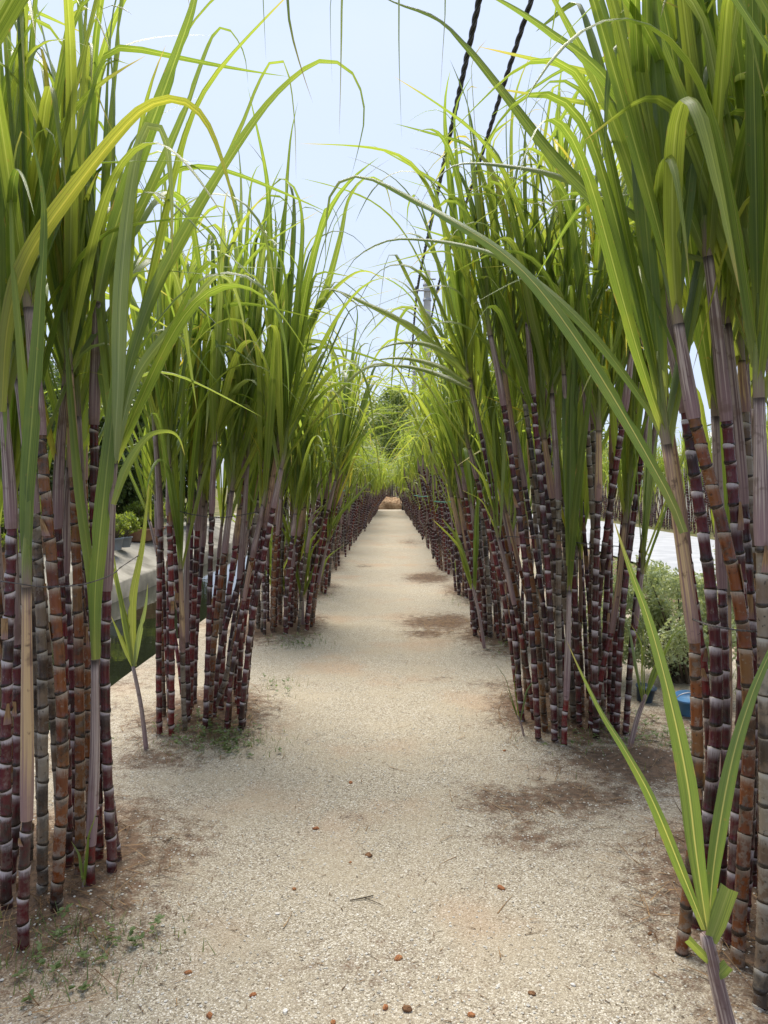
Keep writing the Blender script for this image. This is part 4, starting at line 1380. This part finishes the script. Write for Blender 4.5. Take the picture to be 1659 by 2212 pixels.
M['bark'] = simple_mat('bark', (0.06, 0.045, 0.03), (0.15, 0.115, 0.08), 8, .95, .6)
M['tree_leaf'] = leaf_mat('tree_leaf', [(0, (.018, .04, .010)), (1, (.05, .09, .022))], (.08, .12, .04), .25, (.06, .09, .04))
M['far_leaf'] = leaf_mat('far_leaf', [(0, (.11, .16, .045)), (1, (.23, .28, .08))], (.14, .2, .06), .35, (.12, .18, .08))
M['bush_leaf'] = leaf_mat('bush_leaf', [(0, (.24, .29, .16)), (.6, (.34, .39, .24)), (1, (.46, .50, .36))], (.3, .36, .2), .25, (.34, .4, .28))
M['pot_leaf'] = leaf_mat('pot_leaf', [(0, (.10, .17, .02)), (1, (.24, .28, .035))], (.2, .25, .06), .35, (.2, .25, .09))


def tree(x, y, z, h, cr, label, mat='tree_leaf', ncl=40, per=230, leaf=.11, trunk=.12, group=None, flat=.9, low=.3, name='tree'):
    root = link(name, None, None, (x, y, z))
    g = Bag()
    hh = np.linspace(-.1, h * .75, 7)
    wob = np.cumsum(rng.normal(0, trunk * .25, (7, 2)), axis=0)
    Ct = np.stack([wob[:, 0], wob[:, 1], hh], 1)
    g.tube(Ct, np.linspace(trunk, trunk * .3, 7), 10)
    cen = []
    for k in range(ncl):
        d = norm(rng.normal(size=(1, 3)))[0] * rng.random() ** .4
        c = np.array([d[0] * cr, d[1] * cr, h * (low + 1) / 2 + d[2] * h * (1 - low) / 2 * flat])
        cen.append((*c, cr * ru(.18, .34)))
        if k % 3 == 0:
            q = Ct[random.randint(2, 5)]
            g.tube(catmull([q, (q + c) / 2 + np.array([0, 0, .06 * h]), c], 6), np.linspace(trunk * .35, trunk * .06, 6), 6)
    g.obj('trunk', [M['bark']], root)
    link('crown', foliage_mesh('crown', cen, per, leaf, M[mat]), root)
    tag(root, label, 'tree' if name == 'tree' else 'bush', group)


tree(-6.9, 12.3, .3, 3.1, 1.25, 'dense dark bush behind the canal between the left clumps', ncl=70, per=260, leaf=.11)
tree(-7.6, 16.5, .3, 4.2, 1.6, 'taller dark tree behind the canal further along the bank', ncl=60, per=220, leaf=.12)
tree(-9.6, 15.5, .3, 3.0, 1.5, 'dark leafy tree at the far left edge across the canal', ncl=55, per=220, leaf=.11)
tree(-6.8, 21, .3, 4.6, 1.9, 'green tree far along the canal bank', ncl=60, per=200, leaf=.14)
for k, (tx, ty, th, lab) in enumerate([(-5.9, 16.6, 3.4, 'dark leafy shrub right behind the canal-bank pots'), (-6.6, 15.4, 3.0, 'dark rounded shrub left of the one behind the pots'),
                                       (-7.6, 14.4, 2.8, 'dark shrub seen through the nearest left canes'), (-6.1, 18.6, 3.6, 'tall dark shrub further along behind the pots'),
                                       (-5.9, 21.5, 3.3, 'green shrub far along the canal bank'), (-8.9, 13.0, 2.6, 'dark shrub at the left edge beside the shelter')]):
    tree(tx, ty, .3, th, .95, lab, ncl=62, per=240, leaf=.10, trunk=.08, low=.02, name='shrub', group='shrubs behind the canal bank')
tree(-6.6, 9.0, .3, 2.3, 1.0, 'low dark bush behind the canal near the left edge', ncl=50, per=220, leaf=.09)
tree(-8.4, 27, .3, 4.6, 2.2, 'broad dark tree far along the canal bank', ncl=60, per=200, leaf=.16)
tree(-9.8, 20, .3, 4.4, 2.0, 'dark tree in the back row across the canal', ncl=60, per=200, leaf=.14)
tree(-.2, 62, 0, 9.8, 3.6, 'large green tree rising beyond the far end of the path', mat='far_leaf', ncl=90, per=240, leaf=.30, trunk=.3, low=.1)
tree(-4.6, 68, 0, 7.0, 3.2, 'lower round tree behind the left row at the path end', mat='far_leaf', ncl=70, per=200, leaf=.3, trunk=.25, low=.1)
tree(14, 58, 0, 7, 3.5, 'tree standing beyond the road on the far right', ncl=60, per=180, leaf=.3, trunk=.3, low=.15)

# pale bush in the right verge
root = link('bush', None, None, (2.25, 5.7, 0))
g = Bag()
cen = []
for k in range(60):
    d = norm(rng.normal(size=(1, 3)))[0] * rng.random() ** .35
    c = np.array([d[0] * .78, d[1] * .66, .50 + d[2] * .38])
    cen.append((*c, ru(.08, .17)))
    if k % 2 == 0:
        g.tube(catmull([np.array([ru(-.05, .05), ru(-.05, .05), -.03]), c * np.array([.45, .45, .5]), c], 6), np.linspace(.014, .003, 6), 6)
for k in range(9):                                   # upright flowering spikes
    x, y = ru(-.5, .5), ru(-.4, .4)
    c = np.array([x, y, .78])
    hh = ru(.12, .32)
    g.tube(np.array([c, c + [ru(-.02, .02), 0, hh]]), np.array([.003, .0015]), 5)
    for q in np.linspace(0, hh, 7):
        cen.append((x, y, .78 + q, .022))
g.obj('branches', [M['bark']], root)
big = [c for c in cen if c[3] > .05]
small = [c for c in cen if c[3] <= .05]
link('foliage', foliage_mesh('foliage', big, 420, .030, M['bush_leaf'], aspect=.6), root)
link('foliage', foliage_mesh('foliage', small, 7, .024, M['bush_leaf'], aspect=.45), root)
tag(root, 'pale green small-leaved bush between the right clumps and the road', 'bush')
root = link('bush', None, None, (1.95, 2.95, 0))
g = Bag()
cen = []
for k in range(16):
    d = norm(rng.normal(size=(1, 3)))[0] * rng.random() ** .35
    c = np.array([d[0] * .3, d[1] * .3, .36 + d[2] * .26])
    cen.append((*c, ru(.06, .11)))
    g.tube(catmull([np.array([0, 0, -.03]), c * .5, c], 5), np.linspace(.008, .002, 5), 5)
g.obj('branches', [M['bark']], root)
link('foliage', foliage_mesh('foliage', cen, 90, .03, M['tree_leaf'], aspect=.6), root)
tag(root, 'low dark green shrub behind the nearest right canes', 'bush')

M['blue'] = simple_mat('blue_plastic', (0.07, 0.20, 0.38), (0.13, 0.30, 0.50), 6, .45, .1, .4)
M['navy'] = simple_mat('navy_plastic', (0.02, 0.04, 0.07), (0.04, 0.07, 0.11), 6, .4, .05, .4)
M['greypot'] = simple_mat('grey_plastic', (0.17, 0.20, 0.24), (0.24, 0.27, 0.31), 5, .5, .05, .4)
M['terra'] = simple_mat('terracotta', (0.30, 0.15, 0.09), (0.40, 0.24, 0.15), 5, .85, .2, .2)
PROF = [(0, 0), (.70, 0), (.74, .05), (.93, .88), (1.0, .88), (1.03, .92), (1.03, 1.0), (.97, 1.0), (.90, .82), (0.0, .82)]


def tub(name, loc, rad, h, mat, label, cat, plant=None, per=40, lean=(0, 0), group=None, rim=None):
    root = link(name, None, None, loc, (lean[0], lean[1], 0))
    g = Bag()
    g.lathe([(a * rad, b_ * h) for a, b_ in PROF], (0, 0, 0), 28)
    g.obj('pot', [M[mat]], root)
    if plant:
        g = Bag()
        cen = []
        for k in range(14):
            d = norm(rng.normal(size=(1, 3)))[0]
            c = np.array([d[0] * plant * .7, d[1] * plant * .7, h + plant * (.75 + d[2] * .6)])
            cen.append((*c, plant * .3))
            g.tube(np.array([[0, 0, h * .8], c * .6 + [0, 0, h * .3], c]), np.array([.012, .008, .004]), 5)
        g.obj('stem', [M['bark']], root)
        link('foliage', foliage_mesh('foliage', cen, per, .075, M['pot_leaf'], aspect=.4), root)
    elif rim:
        g = Bag()
        a = np.linspace(0, math.pi, 9)
        g.tube(np.stack([np.cos(a) * rad * 1.02, np.full(9, -rad * .3), h * .95 + np.sin(a) * rad * .5], 1), .004, 6)
        g.obj('handle', [M['steel']], root)
    tag(root, label, cat, group)


def bankz(px, py, z):
    d = (1.5 - z) / ((py - 1050) * K)
    return ((px - 845) * K * d, d, z)


GP = 'potted plants on the canal bank'
tub('potted_plant', bankz(268, 1182, .34), .16, .2, 'greypot', 'grey pot with yellow-green plant, right of the two grey pots on the bank', 'potted plant', .34, 70, group=GP)
tub('potted_plant', bankz(250, 1188, .34), .14, .22, 'greypot', 'grey pot behind the nearest left canes, left of the other grey pot', 'potted plant', .28, 50, group=GP)
tub('potted_plant', bankz(302, 1168, .34), .34, .26, 'terra', 'wide terracotta bowl with a low yellow-green plant on the bank', 'potted plant', .36, 80, group=GP)
tub('potted_plant', bankz(330, 1165, .34), .26, .26, 'terra', 'terracotta pot farthest right on the canal bank', 'potted plant', .36, 70, group=GP)
tub('potted_plant', bankz(4, 1240, .34), .2, .3, 'terra', 'terracotta pot with bright plant at the left edge across the canal', 'potted plant', .5, 110, group=GP)
tub('potted_plant', bankz(105, 1195, .34), .2, .26, 'terra', 'terracotta pot glimpsed between the nearest left canes', 'potted plant', .45, 90, group=GP)
tub('potted_plant', bankz(170, 1185, .34), .2, .26, 'terra', 'terracotta pot with a leafy plant behind the red left canes', 'potted plant', .45, 90, group=GP)
p = gnd(1486, 1540)
tub('bucket', (p.x, p.y, height(p.x, p.y)), .085, .13, 'blue', 'sky-blue plastic bucket lying on the soil under the pale bush', 'bucket', None, lean=(.18, -.1), rim=True)
p = gnd(1392, 1512)
tub('bucket', (p.x, p.y, height(p.x, p.y)), .07, .11, 'navy', 'dark navy tub behind the leaning shoot', 'bucket', None, lean=(.1, .1))

# shelter with blue edge at the far left
M['bluepaint'] = simple_mat('blue_paint', (0.10, 0.28, 0.50), (0.15, 0.36, 0.58), 4, .6)
M['dark'] = simple_mat('dark_timber', (0.02, 0.02, 0.022), (0.05, 0.05, 0.05), 4, .8)
root = link('shelter', None, None, (-8.2, 14.4, .3))
g = Bag()
for a_, b_ in ((-1.2, -1), (1.0, -1), (-1.2, 1), (1.0, 1)):
    g.box((a_, b_, .65), (.08, .08, 1.3))
g.obj('posts', [M['dark']], root)
g = Bag()
g.box((-.1, 0, 1.36), (2.6, 2.5, .09))
g.obj('roof', [M['dark']], root)
g = Bag()
g.box((-.1, -1.27, 1.42), (2.6, .035, .07))
g.obj('fascia', [M['bluepaint']], root)
g = Bag()
g.box((-.1, -1.05, .98), (2.3, .05, .06))
g.obj('rail', [M['bluepaint']], root)
tag(root, 'low dark shelter with blue edging across the canal at the left edge', 'shelter')

# straw heap and a dark box at the end of the path
V = []
for i in range(13):
    th = (math.pi / 2) * i / 12
    for j in range(28):
        a = 2 * math.pi * j / 28
        d = Vector((math.sin(th) * math.cos(a), math.sin(th) * math.sin(a), math.cos(th)))
        q = 1 + .22 * mnoise.noise(d * 2.3) + .10 * mnoise.noise(d * 8)
        V.append((d.x * q * 1.6, d.y * q * 1.3, d.z * q * .8 - .05))
me = mesh_np('straw_heap', V, grid_faces(13, 28, True), None, [simple_mat('straw_heap', (0.22, 0.13, 0.07), (0.42, 0.29, 0.17), 7, .95, .8, .1, 40)])
g = Bag()
for k in range(700):
    th, a = math.acos(random.random()), ru(0, 6.28)
    p = (math.sin(th) * math.cos(a) * 1.62, math.sin(th) * math.sin(a) * 1.32, math.cos(th) * .8)
    strip(g, p, ru(0, 6.28), ru(.2, .5), .02, np.array([0, 0, -.1]), 0, ru(-.3, .5))
root = link('straw_heap', me, None, (-.3, 49, 0))
g.obj('loose_straw', [M['straw']], root)
tag(root, 'brown heap of dry cane straw at the far end of the path', 'straw heap')
g = Bag()
g.box((0, 0, .3), (.55, .5, .6))
g.box((0, 0, .63), (.6, .55, .06))
o = g.obj('bin', [M['dark']], None, (.95, 46.5, -.02), smooth=False)
tag(o, 'small dark bin beside the straw heap at the path end', 'bin')

# pale house behind the roadside cane
M['cream'] = simple_mat('cream_wall', (0.62, 0.60, 0.54), (0.70, 0.68, 0.63), 2, .9, .1)
M['rooft'] = simple_mat('roof_sheet', (0.30, 0.30, 0.30), (0.42, 0.42, 0.41), 2, .7, .1)
root = link('house', None, None, (15.5, 33, 0))
g = Bag()
g.box((0, 0, 1.4), (5, 6, 2.9))
g.obj('wall', [M['cream']], root, smooth=False)
g = Bag()
g.add([[-2.8, -3.3, 2.82], [2.8, -3.3, 2.82], [2.8, 3.3, 2.82], [-2.8, 3.3, 2.82], [0, -3.3, 4.1], [0, 3.3, 4.1]], [[0, 3, 5, 4], [1, 4, 5, 2], [0, 1, 2, 3]])
g.obj('roof', [M['rooft']], root, smooth=False)
tag(root, 'pale cream house behind the roadside cane on the right', 'house')

# ------------------------------------------------------------------ world, sun, camera
SUN_EL, SUN_AZ = R(64), R(-12)        # azimuth measured from +Y toward +X
w = bpy.data.worlds.new('World')
scene.world = w
w.use_nodes = True
nt = w.node_tree
nt.nodes.clear()
out = nt.nodes.new('ShaderNodeOutputWorld')
sky = nd(nt, 'ShaderNodeTexSky', sky_type='NISHITA', sun_disc=False, sun_elevation=SUN_EL, sun_rotation=SUN_AZ,
         air_density=1.0, dust_density=2.5, ozone_density=1.2)
tc = nt.nodes.new('ShaderNodeTexCoord').outputs['Generated']
mp = nd(nt, 'ShaderNodeMapping', {'Vector': tc, 'Scale': (1.0, 1.0, 2.2)})
cl = noise(nt, mp.outputs[0], 2.2, 5.0, .5)
cf = mth(nt, 'ADD', .60, mth(nt, 'MULTIPLY', sstep(nt, cl, .35, .65), .42))
skc = mixc(nt, cf, sky.outputs[0], (4.3, 5.0, 6.4))
bgn = nd(nt, 'ShaderNodeBackground', {'Color': skc, 'Strength': .104})
nt.links.new(bgn.outputs[0], out.inputs[0])

ld = bpy.data.lights.new('sun', 'SUN')
ld.energy = 4.2
ld.angle = R(38)
ld.color = (1.0, .94, .84)
lo = link('sun', ld)
dv = Vector((math.sin(SUN_AZ) * math.cos(SUN_EL), math.cos(SUN_AZ) * math.cos(SUN_EL), math.sin(SUN_EL)))
lo.rotation_euler = dv.to_track_quat('Z', 'Y').to_euler()
lo.location = (0, 0, 12)

cd = bpy.data.cameras.new('camera')
cd.sensor_fit = 'VERTICAL'
cd.sensor_height = 24.0
cd.lens = 740 / 1024 * 24
cd.shift_y = -26 / 1024
cd.shift_x = -7 / 1024
cd.clip_start = .05
cd.clip_end = 1500
co = link('camera', cd, None, (0, 0, 1.5), (R(90), 0, 0))
scene.camera = co

scene.view_settings.view_transform = 'Standard'
scene.view_settings.look = 'None'
scene.view_settings.gamma = 1
scene.view_settings.exposure = 0.78
scene.cycles.max_bounces = 8
scene.cycles.transmission_bounces = 6
scene.cycles.use_denoising = True
print('canes', len(CANES), 'objects', len(bpy.data.objects))
